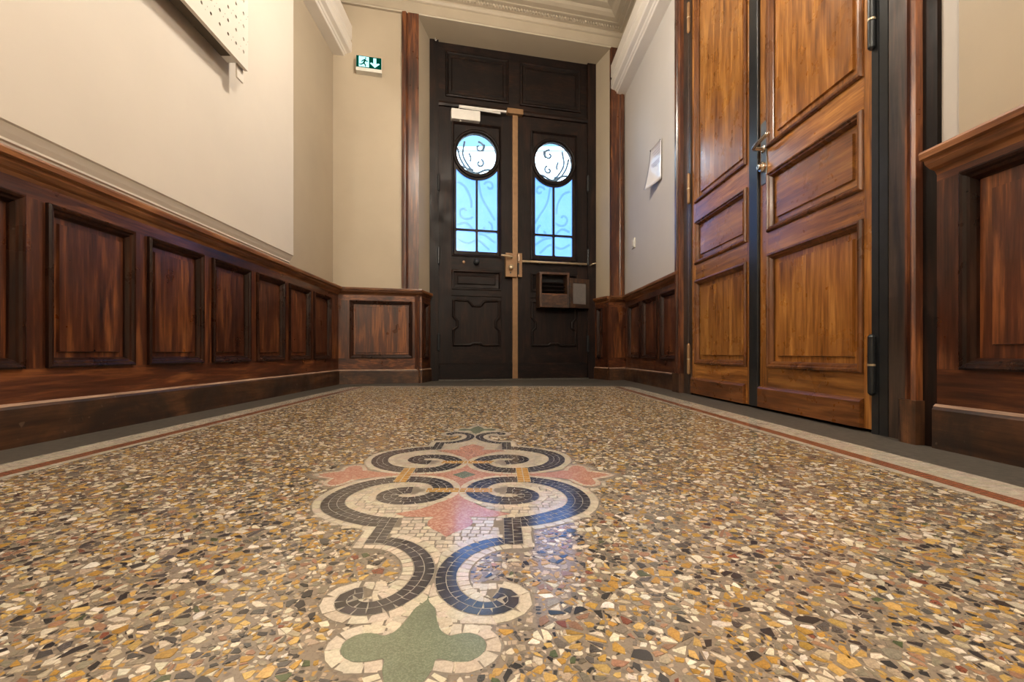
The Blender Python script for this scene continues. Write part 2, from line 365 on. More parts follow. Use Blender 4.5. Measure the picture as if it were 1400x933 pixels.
# ------------------------------------------------------------------ floor
XT0, XT1, YT1 = -.946, .795, 3.175                      # the speckled field inside its mosaic border
fl = MB().box(XL - .3, XR + .3, Y0 - .2, 4.45, -.1, 0)
floor = fl.build('floor', 'cement'); tag(floor, 'polished speckled terrazzo floor with mosaic rosette and striped border', 'floor', kind='structure')
def flat_strip(x0, x1, y0, y1, z): return [(x0, y0, z), (x1, y0, z), (x1, y1, z), (x0, y1, z)]
st = MB(); zS = .0006
WX0, WX1, WY1 = -1.071, .932, 3.30
for a in ((XL - .1, WX0, Y0, 4.4), (WX1, XR + .1, Y0, 4.4), (WX0, WX1, WY1, 4.4)):
    st.box(a[0], a[1], a[2], a[3], 0, zS)
b_ = st.build('stone_margin', 'stone', floor); b_['label'] = 'dark grey stone margin along the walls'
gb = MB()
gb.box(WX0, XT0, Y0, WY1, 0, .0003).box(XT1, WX1, Y0, WY1, 0, .0003).box(XT0, XT1, YT1, WY1, 0, .0003)
gb.build('border_bed', 'bed', floor)

def colour_mesh(me, cols):
    at = me.attributes.new('stone', 'FLOAT_COLOR', 'FACE')
    c = np.ones((len(cols), 4), np.float32); c[:, :3] = cols; at.data.foreach_set('color', c.ravel())
def poly_mesh(name, polys, cols, z0, z1, mat, parent, org=(0, 0, 0)):
    """flat pieces with a top and a skirt, one colour each, as a single mesh"""
    vs = []; fs = []; fc = []
    for p, c in zip(polys, cols):
        n = len(p); k = len(vs); vs += [(a - org[0], b - org[1], z1 - org[2]) for a, b in p] + [(a - org[0], b - org[1], z0 - org[2]) for a, b in p]
        fs.append(tuple(range(k, k + n))); fc.append(c)
        for i in range(n): j = (i + 1) % n; fs.append((k + i, k + n + i, k + n + j, k + j)); fc.append(c)
    me = bpy.data.meshes.new(name); me.from_pydata(vs, [], fs); colour_mesh(me, np.array(fc)); me.materials.append(M[mat])
    o = bpy.data.objects.new(name, me); COL.objects.link(o); o.parent = parent; o.location = Vector(org) - ORG[parent.name]; ORG[o.name] = Vector(org)
    return o
def ccw(p):
    a = sum(p[i][0] * p[(i + 1) % len(p)][1] - p[(i + 1) % len(p)][0] * p[i][1] for i in range(len(p)))
    return p if a > 0 else p[::-1]
def jitcol(c, j=.12): k = 1 + random.uniform(-j, j); return tuple(min(.95, x * k * (1 + random.uniform(-.04, .04))) for x in c)
WHT, RED, DRK, ORG_ = (.60, .535, .435), (.30, .115, .06), (.050, .049, .056), (.52, .29, .075)

# border of small tesserae: white rows, brick-red rows, one white row, along three sides
def border_rows(x_out, x_in, y_out, n, col, name):
    polys, cols = [], []; g = .0009
    for side in (0, 1, 2):
        for r in range(n):
            t0, t1 = r / n, (r + 1) / n
            L = (y_out[0] - Y0) if side < 2 else (x_out[1] - x_out[0]); pos = 0
            while pos < L:
                ln = random.uniform(.009, .016); a, b = pos + g / 2, min(pos + ln, L) - g / 2; pos += ln
                if side < 2:
                    xa = x_out[side] + (x_in[side] - x_out[side]) * t0; xb = x_out[side] + (x_in[side] - x_out[side]) * t1
                    y0, y1 = Y0 + a, Y0 + b
                    if y0 < -.05: continue
                    s_ = 1 if xb > xa else -1
                    p = [(xa + s_ * g / 2, y0), (xb - s_ * g / 2, y0), (xb - s_ * g / 2, y1), (xa + s_ * g / 2, y1)]
                else:
                    ya = y_out[0] + (y_out[1] - y_out[0]) * t0; yb = y_out[0] + (y_out[1] - y_out[0]) * t1
                    p = [(x_out[0] + a, ya - g / 2), (x_out[0] + b, ya - g / 2), (x_out[0] + b, yb + g / 2), (x_out[0] + a, yb + g / 2)]
                p = [(x + random.uniform(-.0004, .0004), y + random.uniform(-.0006, .0006)) for x, y in p]
                polys.append(ccw(p)); cols.append(jitcol(col))
    o = poly_mesh(name, polys, cols, 0, .0009, 'tess', floor); o['kind'] = 'stuff'; return o
border_rows((-1.071, .932), (-.997, .848), (3.30, 3.225), 6, WHT, 'white_border_tesserae')['label'] = 'rows of small off-white border tesserae'
border_rows((-.997, .848), (-.962, .812), (3.225, 3.19), 3, RED, 'red_border_tesserae')['label'] = 'brick-red stripe of small tesserae'
border_rows((-.962, .812), (-.946, .795), (3.19, 3.175), 1, WHT, 'white_inner_border_tesserae')['label'] = 'single inner row of off-white tesserae'

# ---- the mosaic rosette: drawn as one quarter (b across, a along the hall), mirrored to four
MX, MY = -.070, .8967
SPIR = [(.082, .101), (.100, .1035), (.117, .120), (.114, .146), (.088, .1585), (.056, .150), (.035, .126), (.029, .095), (.041, .060), (.069, .038), (.115, .034), (.161, .055), (.190, .095), (.200, .145), (.188, .190), (.157, .222), (.118, .245), (.086, .252)]
CSCR = [(.076, .315), (.049, .328), (.026, .355), (.0145, .385), (.0128, .411), (.0185, .437), (.030, .456), (.046, .468), (.061, .470), (.073, .465), (.0785, .455), (.075, .445), (.066, .4415)]
GREEN = [(0, .447), (.004, .456), (.010, .472), (.015, .493), (.021, .506), (.028, .511), (.037, .508), (.047, .508), (.056, .515), (.059, .525), (.055, .536), (.045, .543), (.033, .543), (.021, .540), (.019, .552), (.014, .566), (.006, .585), (0, .597)]
PINKA = [(0, .304), (.008, .291), (.020, .279), (.031, .262), (.032, .248), (.026, .230), (.045, .2315), (.066, .230), (.086, .218), (.055, .200), (.036, .180), (.020, .150), (.012, .126)]
PINKB = [(.126, .012), (.150, .013), (.178, .021), (.200, .032), (.207, .055), (.218, .074), (.237, .081), (.254, .067), (.258, .048), (.254, .031), (.278, .020), (.300, 0)]
SW, CW, TW = .037, .0226, .0245
sp_c = spline(SPIR, 10); cs_c = spline(CSCR, 10)
quads = [(sx, sy) for sy in (-1, 1) for sx in (-1, 1)]
mir = lambda pts, sx, sy: [(MX + sx * b, MY + sy * a) for b, a in pts]
def inpoly(px, py, poly):
    c = np.zeros(px.shape, bool); n = len(poly)
    for i in range(n):
        x0, y0 = poly[i]; x1, y1 = poly[(i + 1) % n]
        if y0 != y1: c ^= ((y0 > py) != (y1 > py)) & (px < (x1 - x0) * (py - y0) / (y1 - y0) + x0)
    return c
def pdist(px, py, line):
    d = np.full(px.shape, 9.)
    for i in range(len(line) - 1):
        ax, ay = line[i]; bx, by = line[i + 1]; ux, uy = bx - ax, by - ay; L = ux * ux + uy * uy + 1e-12
        t = np.clip(((px - ax) * ux + (py - ay) * uy) / L, 0, 1); d = np.minimum(d, np.hypot(px - ax - t * ux, py - ay - t * uy))
    return d
RG = .001; gx, gy = np.meshgrid(np.arange(0, .33, RG), np.arange(0, .63, RG))
stemc = [(.088, .243), (.088, .325)]
d_dark = np.minimum(pdist(gx, gy, sp_c) - SW / 2, np.minimum(pdist(gx, gy, cs_c) - CW / 2, pdist(gx, gy, stemc) - TW / 2))
ring = [tuple(p) for p in sp_c[60:]] + [(.03, .20), (.02, .12)]
inner = inpoly(gx, gy, ring) | inpoly(gx, gy, [(-.01, .1), (.05, .19), (.088, .25), (.088, .316), (.05, .325), (.026, .355), (.013, .40), (-.01, .42)]) | inpoly(gx, gy, [(-.01, .42), (.0128, .411), (.0185, .437), (.034, .462), (.06, .478), (.05, .52), (-.01, .53)])
pinkq = [(-.01, -.01), (-.01, .304)] + PINKA + [(.02, .05), (.05, .02)] + PINKB + [(.300, -.01)]
grnq = GREEN + [(-.01, .597), (-.01, .447)]
dp = pdist(gx, gy, PINKB); dg = pdist(gx, gy, GREEN)
in_pink = inpoly(gx, gy, pinkq); in_green = inpoly(gx, gy, grnq)
MASK = (d_dark < .0145) | inner | in_pink | in_green | (dp < .010) | (dg < .0145)
def in_mosaic(x, y, grow=0):
    b = np.abs(np.asarray(x) - MX); a = np.abs(np.asarray(y) - MY); i = (b / RG + .5).astype(int); j = (a / RG + .5).astype(int)
    ok = (i < MASK.shape[1]) & (j < MASK.shape[0]); r = np.zeros(ok.shape, bool); r[ok] = MASK[j[ok], i[ok]]; return r

rosette = thing('mosaic_rosette', (MX, MY, 0), 'x', 'x')
for k_ in ('category',): del rosette[k_]
rosette['label'] = 'scrolled mosaic rosette with charcoal bands, pink fleurons and green trefoil ends'
rosette.parent = floor
TP = []                                                   # (polygon, colour, z top)
def rows_along(line, o0, o1, n, ln, col, z, sx, sy, gap=.0017, s0=0.0, s1=None, jit=.12):
    L = np.array(line); seg = np.hypot(*np.diff(L, axis=0).T); cum = np.r_[0, np.cumsum(seg)]; tot = cum[-1]
    if s1 is None: s1 = tot
    tn = np.gradient(L, axis=0); tn /= np.hypot(tn[:, 0], tn[:, 1])[:, None] + 1e-9; nr = np.c_[-tn[:, 1], tn[:, 0]]
    def at(s_, o): return (np.interp(s_, cum, L[:, 0]) + o * np.interp(s_, cum, nr[:, 0]), np.interp(s_, cum, L[:, 1]) + o * np.interp(s_, cum, nr[:, 1]))
    for r in range(n):
        a0 = o0 + (o1 - o0) * r / n; a1 = o0 + (o1 - o0) * (r + 1) / n; ia, ib = a0 + gap / 2, a1 - gap / 2
        pos = s0 - random.uniform(0, ln * .5)
        while pos < s1:
            l_ = ln * random.uniform(.78, 1.25); a, b = max(pos, s0), min(pos + l_, s1); pos += l_
            if b - a < .004: continue
            mid = .5 * (a0 + a1); e0, e1 = at(a, mid), at(b, mid); gg = gap / 2 * (b - a) / max(1e-4, math.hypot(e1[0] - e0[0], e1[1] - e0[1])) if True else gap
            a2, b2 = a + min(gg, (b - a) * .2), b - min(gg, (b - a) * .2); m_ = .5 * (a2 + b2); jj = lambda: random.uniform(-.0012, .0012)
            ja, jb = jj(), jj()
            p = [at(a2 + ja, ia), at(m_, ia), at(b2 + jb, ia), at(b2 - jb, ib), at(m_, ib), at(a2 - ja, ib)]
            vi = (p[2][0] - p[0][0], p[2][1] - p[0][1]); vo = (p[3][0] - p[5][0], p[3][1] - p[5][1])
            li, lo2 = math.hypot(*vi), math.hypot(*vo)
            if vi[0] * vo[0] + vi[1] * vo[1] <= 0 or min(li, lo2) < .0022:      # too tight for a full course: a wedge
                m3 = np.array(at(m_, mid)); w3 = [p[5], p[4], p[3]] if lo2 > li else [p[0], p[1], p[2]]
                p = [tuple(m3)] + w3
            p = [(max(q_[0], .0005), q_[1]) for q_ in p]
            if max(q_[0] for q_ in p) > .003: TP.append((ccw(mir(p, sx, sy)), jitcol(col, jit), z + random.uniform(-.00002, .00002)))
Z1, Z2, Z3, Z4 = .00030, .00040, .00055, .00068
for sx, sy in quads:
    # dark bands
    rows_along(sp_c, -SW / 2, SW / 2, 3, .0135, DRK, Z3, sx, sy, jit=.3, gap=.0009)
    rows_along(cs_c, -CW / 2, CW / 2, 2, .0120, DRK, Z3, sx, sy, jit=.3, gap=.0009)
    rows_along([(.088, .236), (.088, .3265)], -TW / 2, TW / 2, 2, .0105, DRK, Z3 + .00006, sx, sy, jit=.3, gap=.0009)
    # white rows hugging the bands
    rows_along(sp_c, SW / 2, SW / 2 + .013, 1, .0130, WHT, Z2, sx, sy)
    rows_along(sp_c, -SW / 2 - .013, -SW / 2, 1, .0130, WHT, Z2, sx, sy)
    rows_along(cs_c, CW / 2, CW / 2 + .0135, 1, .0130, WHT, Z2, sx, sy)
    rows_along(cs_c, -CW / 2 - .0135, -CW / 2, 1, .0130, WHT, Z2, sx, sy)
    rows_along([(.088 + TW / 2 + .006, .268), (.088 + TW / 2 + .006, .338)], -.006, .006, 1, .0125, WHT, Z2, sx, sy)
    rows_along([(.106, .3325), (.078, .3335)], -.006, .006, 1, .0125, WHT, Z2, sx, sy)
    rows_along(PINKB[3:], -.010, 0, 1, .011, WHT, Z1, sx, sy)
    rows_along(spline(GREEN[1:14], 4), -.0135, 0, 1, .0135, WHT, Z1, sx, sy); rows_along(spline([(.021, .5545)] + GREEN[15:], 4), -.0135, 0, 1, .0135, WHT, Z1 + .00003, sx, sy)
    # the orange clasps
    rows_along([(.0, .102), (.058, .102)], -.0115, .0115, 2, .0135, ORG_, Z4, sx, sy)
    rows_along([(.116, 0), (.116, .0525)], -.0125, .0125, 2, .0130, ORG_, Z4, sx, sy)
# white fill: loose courses of cut squares wherever the mosaic is neither band nor inlay
cs = .0122
FILLM = MASK & (d_dark > .003) & ~in_pink & ~in_green
def fill_ok(b, a):
    i, j = int(b / RG + .5), int(a / RG + .5); return 0 <= j < FILLM.shape[0] and i < FILLM.shape[1] and FILLM[j, i]
for sx, sy in quads:
    r = 0; a = .005
    while a < .60:
        h = cs * random.uniform(.85, 1.1); b = -cs * random.random() * .8
        while b < .32:
            l_ = cs * random.uniform(.75, 1.35); cb, ca = b + l_ / 2, a + h / 2
            if cb > 0 and fill_ok(cb, ca) and ((.034 < cb < .068 and .418 < ca < .456) or all(MASK[min(MASK.shape[0] - 1, int((a + q2) / RG))][min(MASK.shape[1] - 1, int(max(0, b + q1) / RG))] for q1 in (0, l_) for q2 in (0, h))):
                j = lambda: random.uniform(-.0007, .0007); g = .0010
                sl = .25 * (cb - .04)                       # courses lean a little with the outline
                p = [(max(0, b + g + j()), a + g + sl * .3 + j()), (b + l_ - g + j(), a + g + sl * .3 + j()), (b + l_ - g + j(), a + h - g + sl * .3 + j()), (max(0, b + g + j()), a + h - g + sl * .3 + j())]
                if p[1][0] - p[0][0] > .003: TP.append((ccw(mir(p, sx, sy)), jitcol(WHT), .00024 + random.uniform(-.00002, .00002)))
            b += l_
        a += h
for sx, sy in quads:
    for p in ([(.050, .424), (.0575, .424), (.0575, .436), (.050, .437)], [(.059, .423), (.0665, .4225), (.0665, .432), (.059, .4355)], [(.0505, .4385), (.0575, .4375), (.056, .447), (.0505, .449)]): TP.append((ccw(mir(p, sx, sy)), jitcol(WHT), .00027))
# bed under the tesserae follows the outline of the rosette
bp, bc = [], []
for sx, sy in quads:
    for j in range(0, MASK.shape[0] - 2, 3):
        row = MASK[j + 1]; i = 0
        while i < len(row):
            if row[i]:
                k = i
                while k < len(row) and row[k]: k += 1
                bp.append(ccw(mir([(max(0, (i - .5) * RG), (j - .5) * RG), ((k - .5) * RG, (j - .5) * RG), ((k - .5) * RG, (j + 2.5) * RG), (max(0, (i - .5) * RG), (j + 2.5) * RG)], sx, sy))); bc.append((.2, .17, .13)); i = k
            else: i += 1
GR = []
def band_bed(line, w, z, sx, sy):
    L = np.array(line); tn = np.gradient(L, axis=0); tn /= np.hypot(tn[:, 0], tn[:, 1])[:, None] + 1e-9; nr = np.c_[-tn[:, 1], tn[:, 0]]
    a, b = L + nr * w / 2, L - nr * w / 2
    for i in range(len(L) - 1): GR.append((mir([a[i], a[i + 1], b[i + 1], b[i]], sx, sy), z))
for sx, sy in quads:
    band_bed(sp_c, SW, .00046, sx, sy); band_bed(cs_c, CW, .00046, sx, sy); band_bed([(.088, .236), (.088, .3265)], TW, .00058, sx, sy)
    band_bed([(.0, .102), (.058, .102)], .023, .0006, sx, sy); band_bed([(.116, 0), (.116, .0525)], .025, .0006, sx, sy)
gm_ = MB()
for p, z in GR: gm_.add([(x, y, z) for x, y in ccw(p)], [(0, 1, 2, 3)])
gm_.build('grout_joints', 'joint', rosette, normals=False)
vs = MB()
for p in bp: vs.add([(x, y, .0001) for x, y in p], [(0, 1, 2, 3)])
vs.build('grout_bed', 'bed', rosette, normals=False)
# pink and green inlays, each its own piece
def inlay_piece(name, pts, z, mat):
    m = MB(); p = ccw(pts); m.extr([(x, y, 0) for x, y in p], [(x, y, z) for x, y in p]); return m.build(name, mat, rosette)
pa = spline(PINKA, 3)
cross = []
q1 = [(b, a) for b, a in PINKA + [(.0135, .085), (.020, .055), (.035, .034), (.060, .020), (.090, .0165)] + PINKB]
for sx, sy, rev in ((1, 1, 0), (1, -1, 1), (-1, -1, 0), (-1, 1, 1)):
    s_ = mir(q1, sx, sy); cross += (s_[::-1] if rev else s_)[:-1]
inlay_piece('pink_inlay', cross, .00028, 'pink')['label'] = 'pink marble cross with four fleurons'
for sy in (-1, 1):
    g = spline(GREEN, 4); pts = [(MX + b, MY + sy * a) for b, a in g] + [(MX - b, MY + sy * a) for b, a in g[::-1][1:-1]]
    inlay_piece('green_inlay', pts, .00035, 'green')['label'] = 'green marble trefoil'
inlay_piece('green_diamond', [(MX + .023, MY), (MX, MY + .027), (MX - .023, MY), (MX, MY - .027)], .00036, 'green')
def px_size(p):
    c = np.mean(np.array(p), axis=0); ar = .5 * abs(sum(p[i][0] * p[(i + 1) % len(p)][1] - p[(i + 1) % len(p)][0] * p[i][1] for i in range(len(p))))
    if c[1] < .34 or abs(c[0]) / c[1] > 1.12: return 0
    return ar / c[1] ** 3
TP.sort(key=lambda t: -px_size(t[0]))
for p, c, z in TP[:300]:
    cx, cy = np.mean(np.array(p), axis=0); poly_mesh('tessera', [p], [c], 0, z, 'tess', rosette, (float(cx), float(cy), 0))
byz = {}
o = None
vs, cc = [], []
def poly_mesh_z(name, items, mat, parent):
    vs = []; fs = []; fc = []
    for p, c, z in items:
        n = len(p); k = len(vs); vs += [(a - ORG[parent.name].x, b - ORG[parent.name].y, z) for a, b in p] + [(a - ORG[parent.name].x, b - ORG[parent.name].y, 0) for a, b in p]
        fs.append(tuple(range(k, k + n))); fc.append(c)
        for i in range(n): j = (i + 1) % n; fs.append((k + i, k + n + i, k + n + j, k + j)); fc.append(c)
    me = bpy.data.meshes.new(name); me.from_pydata(vs, [], fs); colour_mesh(me, np.array(fc)); me.materials.append(M[mat])
    o = bpy.data.objects.new(name, me); COL.objects.link(o); o.parent = parent; o['kind'] = 'stuff'; return o
poly_mesh_z('mosaic_tesserae', TP[300:], 'tess', rosette)

# ---- terrazzo chips: broken marble in grey-brown cement (cells of a random scatter, each shrunk and clipped)
TILE = .62; NT = 5400
pts = rng.random((NT, 2)) * TILE
big = pts[:260]; dd_ = np.hypot(pts[:, None, 0] - big[None, :, 0], pts[:, None, 1] - big[None, :, 1]); dd_[np.arange(260), np.arange(260)] = 9
drop = (dd_ < rng.uniform(.007, .0130, 260)[None, :]).any(1); drop[:260] = False; pts = pts[~drop]
cl = int(TILE / .028); grid = {}
ext = np.concatenate([pts + np.array((dx, dy)) * TILE for dx in (-1, 0, 1) for dy in (-1, 0, 1)])
cw = TILE / cl
for i, (x, y) in enumerate(ext): grid.setdefault((int(x // cw), int(y // cw)), []).append(i)
def cell(px, py):
    poly = [(px - .03, py - .03), (px + .03, py - .03), (px + .03, py + .03), (px - .03, py + .03)]
    gx_, gy_ = int(px // cw), int(py // cw); nb = [ext[i] for a in (-1, 0, 1) for b in (-1, 0, 1) for i in grid.get((gx_ + a, gy_ + b), ())]
    nb.sort(key=lambda q_: (q_[0] - px) ** 2 + (q_[1] - py) ** 2)
    for qx, qy in nb[1:22]:
        mx_, my_ = (px + qx) / 2, (py + qy) / 2; nx, ny = qx - px, qy - py; out = []
        for i in range(len(poly)):
            a, b = poly[i], poly[(i + 1) % len(poly)]
            da = (a[0] - mx_) * nx + (a[1] - my_) * ny; db = (b[0] - mx_) * nx + (b[1] - my_) * ny
            if da <= 0: out.append(a)
            if (da <= 0) != (db <= 0): t = da / (da - db); out.append((a[0] + (b[0] - a[0]) * t, a[1] + (b[1] - a[1]) * t))
        poly = out
        if len(poly) < 3: return None
    return poly
CELLS = [c for c in (cell(x, y) for x, y in pts) if c and len(c) >= 3]
PAL = [((.66, .59, .47), .19), ((.75, .70, .62), .05), ((.42, .25, .06), .17), ((.52, .35, .12), .11), ((.035, .034, .036), .11), ((.085, .080, .078), .08), ((.25, .215, .165), .12), ((.15, .132, .108), .09), ((.31, .175, .11), .08), ((.22, .075, .045), .010), ((.085, .11, .055), .015), ((.42, .35, .26), .09)]
pw = np.array([p[1] for p in PAL]); pw /= pw.sum()
chips = []
nx_ = int(math.ceil((XT1 - XT0) / TILE)); ny_ = int(math.ceil((YT1 - .12) / TILE))
for ty in range(ny_):
    for tx in range(nx_):
        ox, oy = XT0 + tx * TILE, .12 + ty * TILE; fx, fy = random.choice((1, -1)), 1
        for c in CELLS:
            if random.random() < .06: continue
            P_ = np.array(c); m_ = P_.mean(0)
            ar = .5 * abs(np.dot(P_[:, 0], np.roll(P_[:, 1], 1)) - np.dot(P_[:, 1], np.roll(P_[:, 0], 1)))
            if ar < .8e-5: continue
            k = random.uniform(.62, .95)
            if ar > 3.2e-4: k *= .8
            an = random.uniform(0, math.pi); d_ = np.array((math.cos(an), math.sin(an))); q_ = (P_ - m_) * k
            q_ = q_ - np.outer(q_ @ d_, d_) * random.uniform(0, .42)               # splintered: flattened across one direction
            # knock corners about, drop very short edges
            q_ = q_ * (1 + np.array([random.uniform(-.14, .05) for _ in q_]))[:, None]
            keep = [i for i in range(len(q_)) if np.hypot(*(q_[i] - q_[i - 1])) > .0016]
            if len(keep) < 3: continue
            q_ = q_[keep] + m_ + (ox, oy)
            if q_[:, 0].min() < XT0 + .001 or q_[:, 0].max() > XT1 - .001 or q_[:, 1].max() > YT1 - .001: continue
            chips.append(q_)
cen = np.array([c.mean(0) for c in chips]); bad = in_mosaic(cen[:, 0], cen[:, 1])
near = (np.abs(cen[:, 0] - MX) < .36) & (np.abs(cen[:, 1] - MY) < .66)
keepc = []
for i, c in enumerate(chips):
    if bad[i]: continue
    if near[i] and in_mosaic(c[:, 0], c[:, 1]).any(): continue
    keepc.append([tuple(map(float, p)) for p in c])
pick = rng.choice(len(PAL), len(keepc), p=pw)
items = [(ccw(c), jitcol(PAL[k][0], .22)) for c, k in zip(keepc, pick)]
items.sort(key=lambda t: -px_size(t[0]))
for p, c in items[:300]:
    cx, cy = np.mean(np.array(p), axis=0); poly_mesh('marble_chip', [p], [c], 0, .0005, 'chip', floor, (float(cx), float(cy), 0))
o = poly_mesh('marble_chips', [i[0] for i in items[300:]], [i[1] for i in items[300:]], 0, .0005, 'chip', floor); o['kind'] = 'stuff'

# ------------------------------------------------------------------ wainscot
ZCAP = .745
MOULD = [(0, 0), (0, .010), (.005, .014), (.011, .012), (.015, .006), (.021, .004), (.026, -.006), (.028, -.012)]
def panel(F, s0, s1, z0, z1, df, parent, mats, margin=.016, field=True, mould=MOULD, fh=.007, ax='z', mx='z'):
    pm = [(mould[-1][0] - .002, df - .016), (mould[-1][0] - .002, df - .0125), (mould[-1][0] + margin, df - .0125)]
    p = MB().loops(F, s0, s1, z0, z1, pm + ([(mould[-1][0] + margin + .002, df - .0125 + fh), (mould[-1][0] + margin + .006, df - .0125 + fh)] if field else [])).build('panel', mats + ax, parent)
    m = MB().loops(F, s0, s1, z0, z1, [(i, df + d) for i, d in mould], cap=False).build('moulding', mats[:-1] + 'm_' + mx, p)
    return p
def capprof(df, out=.03):
    return [(df - .05, ZCAP), (df + out + .010, ZCAP), (df + out + .012, ZCAP - .006), (df + out + .010, ZCAP - .019), (df + out - .002, ZCAP - .021), (df + out - .004, ZCAP - .030), (df + out - .016, ZCAP - .040), (df + .006, ZCAP - .045), (df, ZCAP - .055), (df - .05, ZCAP - .055)]
def wainscot(name, F, s0, s1, panels, df, label, ax, out=.03, zb=.199, zt=.65, m0=0, m1=0, c0=0, c1=0, margin=.016, bname=None, blabel=None):
    root = MB().fbox(F, s0, s1, -.05, df - .0165, .0, .73).build(name, 'wain_z')
    tag(root, label, 'wainscot', kind='structure')
    MB().fbox(F, s0, s1, df - .014, df, zt, .72).build('rail', 'wain_' + ax, root)
    MB().fbox(F, s0, s1, df - .014, df, .09, zb).build('rail', 'wain_' + ax, root)
    ed = [s0] + [e for p in panels for e in p] + [s1]
    for i in range(0, len(ed), 2):
        if ed[i + 1] - ed[i] > .004: MB().fbox(F, ed[i], ed[i + 1], df - .014, df, zb, zt).build('stile', 'wain_z', root)
    for a, b in panels: panel(F, a, b, zb, zt, df, root, 'wain_', margin, mx='z')
    MB().profile(F, s0 + c0, s1 + c1, capprof(df, out), m0, m1).build('cap_rail', 'cap_' + ax, root)
    bb = MB().profile(F, s0, s1, [(-.05, 0), (df + .013, 0), (df + .013, .098), (df + .009, .105), (df + .003, .110), (-.05, .110)], m0, m1).build(bname, 'base_' + ax)
    tag(bb, blabel, 'baseboard', kind='structure')
    MB().profile(F, s0, s1, [(df - .004, .1095), (df + .0035, .1095), (df + .0096, .1046), (df + .0102, .1056), (df + .004, .1116), (df - .004, .1116)], m0, m1).build('worn_bead', 'worn_' + ax, bb)
    return root
lp = [(1.239 + .357 * k, 1.239 + .357 * k + .298) for k in range(-4, 6)]
wainscot('trim_1', LW, -.25, 3.49, lp, -.012, 'long dark wainscot of many small upright panels under the overhanging plaster', 'y', bname='baseboard_left', blabel='scuffed dark plinth under the long row of small panels')
rp_ = [(2.86, 3.165), (3.225, 3.56), (3.62, 3.955)]
wainscot('trim_2', RW, 2.80, 4.06, rp_, -.012, 'dark wainscot of three panels between end wall and double door', 'y', bname='baseboard_right', blabel='dark plinth under the three panels beside the double door')
wainscot('trim_3', RW, -.25, 1.15, [(.25, .645), (.70, 1.086)], .005, 'dark wainscot with broad panels beyond the black hinges of the double door', 'y', out=.035, zt=.672, zb=.2, margin=.03, bname='baseboard_front', blabel='dark plinth next to the casing foot of the double door')
a0 = FW.pix(478, 450)[0]; a1 = FW.pix(564, 450)[0]; sC = FW.pix(577, 450)[0]
wainscot('trim_4', FW, -.06, sC, [(a0, a1)], -.012, 'single square wainscot panel on end wall below the exit sign', 'x', zt=.648, zb=.2, bname='baseboard_back', blabel='dark plinth under the single square panel')
# recess sides
RL = Frame(PA, (DA[0] - PA[0], DA[1] - PA[1]), ((DA[1] - PA[1]), -(DA[0] - PA[0])))
RR = Frame(PB, (DB[0] - PB[0], DB[1] - PB[1]), (-(DB[1] - PB[1]), (DB[0] - PB[0])))
lenL = (Vector(DA) - Vector(PA)).length; lenR = (Vector(DB) - Vector(PB)).length
wainscot('trim_5', RL, -.02, lenL - .01, [(.06, lenL - .07)], .010, 'narrow dark wainscot return inside door recess beside the square panel', 'y', out=.012, margin=.01, bname='baseboard_5', blabel='short dark plinth in the door recess beside the square panel')
wainscot('trim_6', RR, .0, lenR - .01, [(.10, lenR - .05)], .010, 'narrow dark wainscot return inside door recess beside the letter box', 'y', out=.012, margin=.01, bname='baseboard_6', blabel='short dark plinth in the door recess beside the letter box')
wainscot('trim_7', FW, sB - .012, FWL + .06, [], -.012, 'plain dark wainscot post between recess and three-panel wainscot', 'x', bname='baseboard_7', blabel='short dark plinth below the plain wainscot post')
# timber casing strips of the recess, standing on the wainscot
def casing(name, s0, s1, label, flip):
    prof = [(-.02, 0), (.012, 0), (.018, .15), (.018, .22), (.008, .27), (.004, .34), (.010, .38), (.012, 1), (-.02, 1)]
    w_ = s1 - s0; pts = [((s0 + t * w_) if not flip else (s1 - t * w_), d) for d, t in prof]
    o = MB().extr([FW.p(s_, d - .004, ZCAP) for s_, d in pts], [FW.p(s_, d - .004, ZT + .004) for s_, d in pts]).build(name, 'wain_z')
    tag(o, label, 'casing', kind='structure')
casing('trim_8', FW.pix(549.5, 300)[0], sA, 'tall dark timber casing strip beside the exit sign wall', False)
casing('trim_9', sB, FW.pix(853, 300)[0], 'tall dark timber casing strip ending under the white ceiling moulding', True)

# ------------------------------------------------------------------ cornice, side mouldings
CORN = [(0, ZT), (.022, ZT), (.026, ZT + .008), (.022, ZT + .022), (.008, ZT + .026), (.008, ZT + .105), (.020, ZT + .112), (.030, ZT + .128), (.030, ZT + .142), (.052, ZT + .146), (.052, ZT + .170), (.085, ZT + .174), (.085, ZT + .186), (.125, ZT + .190), (.150, ZT + .205), (.165, ZT + .222), (.190, ZT + .226), (.215, ZT + .232), (.222, ZT + .248), (.250, ZT + .252), (.262, ZT + .275), (0, ZT + .275)]
cb = MB().profile(FW, -.1, FWL + .1, [(d - .02, z) for d, z in CORN]).build('trim_10', 'cornice'); tag(cb, 'stepped plaster cornice over the recess of the street door', 'cornice', kind='structure')
s_ = .05
while s_ < FWL - .02:
    MB().fbox(FW, s_, s_ + .013, .030, .046, ZT + .147, ZT + .166).build('dentil', 'cornice', cb); s_ += .026
c1 = MB().profile(RW, .2, 4.2, [(d - .005, z) for d, z in CORN]).build('trim_11', 'cornice'); tag(c1, 'stepped plaster cornice above the double door wall', 'cornice', kind='structure')
c2 = MB().profile(LW, .2, 3.7, [(d - .052, z) for d, z in CORN]).build('trim_12', 'cornice'); tag(c2, 'stepped plaster cornice above the overhanging wall', 'cornice', kind='structure')
BEAM = [(-.02, 2.53), (.078, 2.53), (.084, 2.535), (.084, 2.546), (.092, 2.548), (.100, 2.556), (.128, 2.562), (.135, 2.572), (.135, 2.640), (.128, 2.648), (.128, 2.660), (.135, 2.668), (.135, 2.77), (-.02, 2.77)]
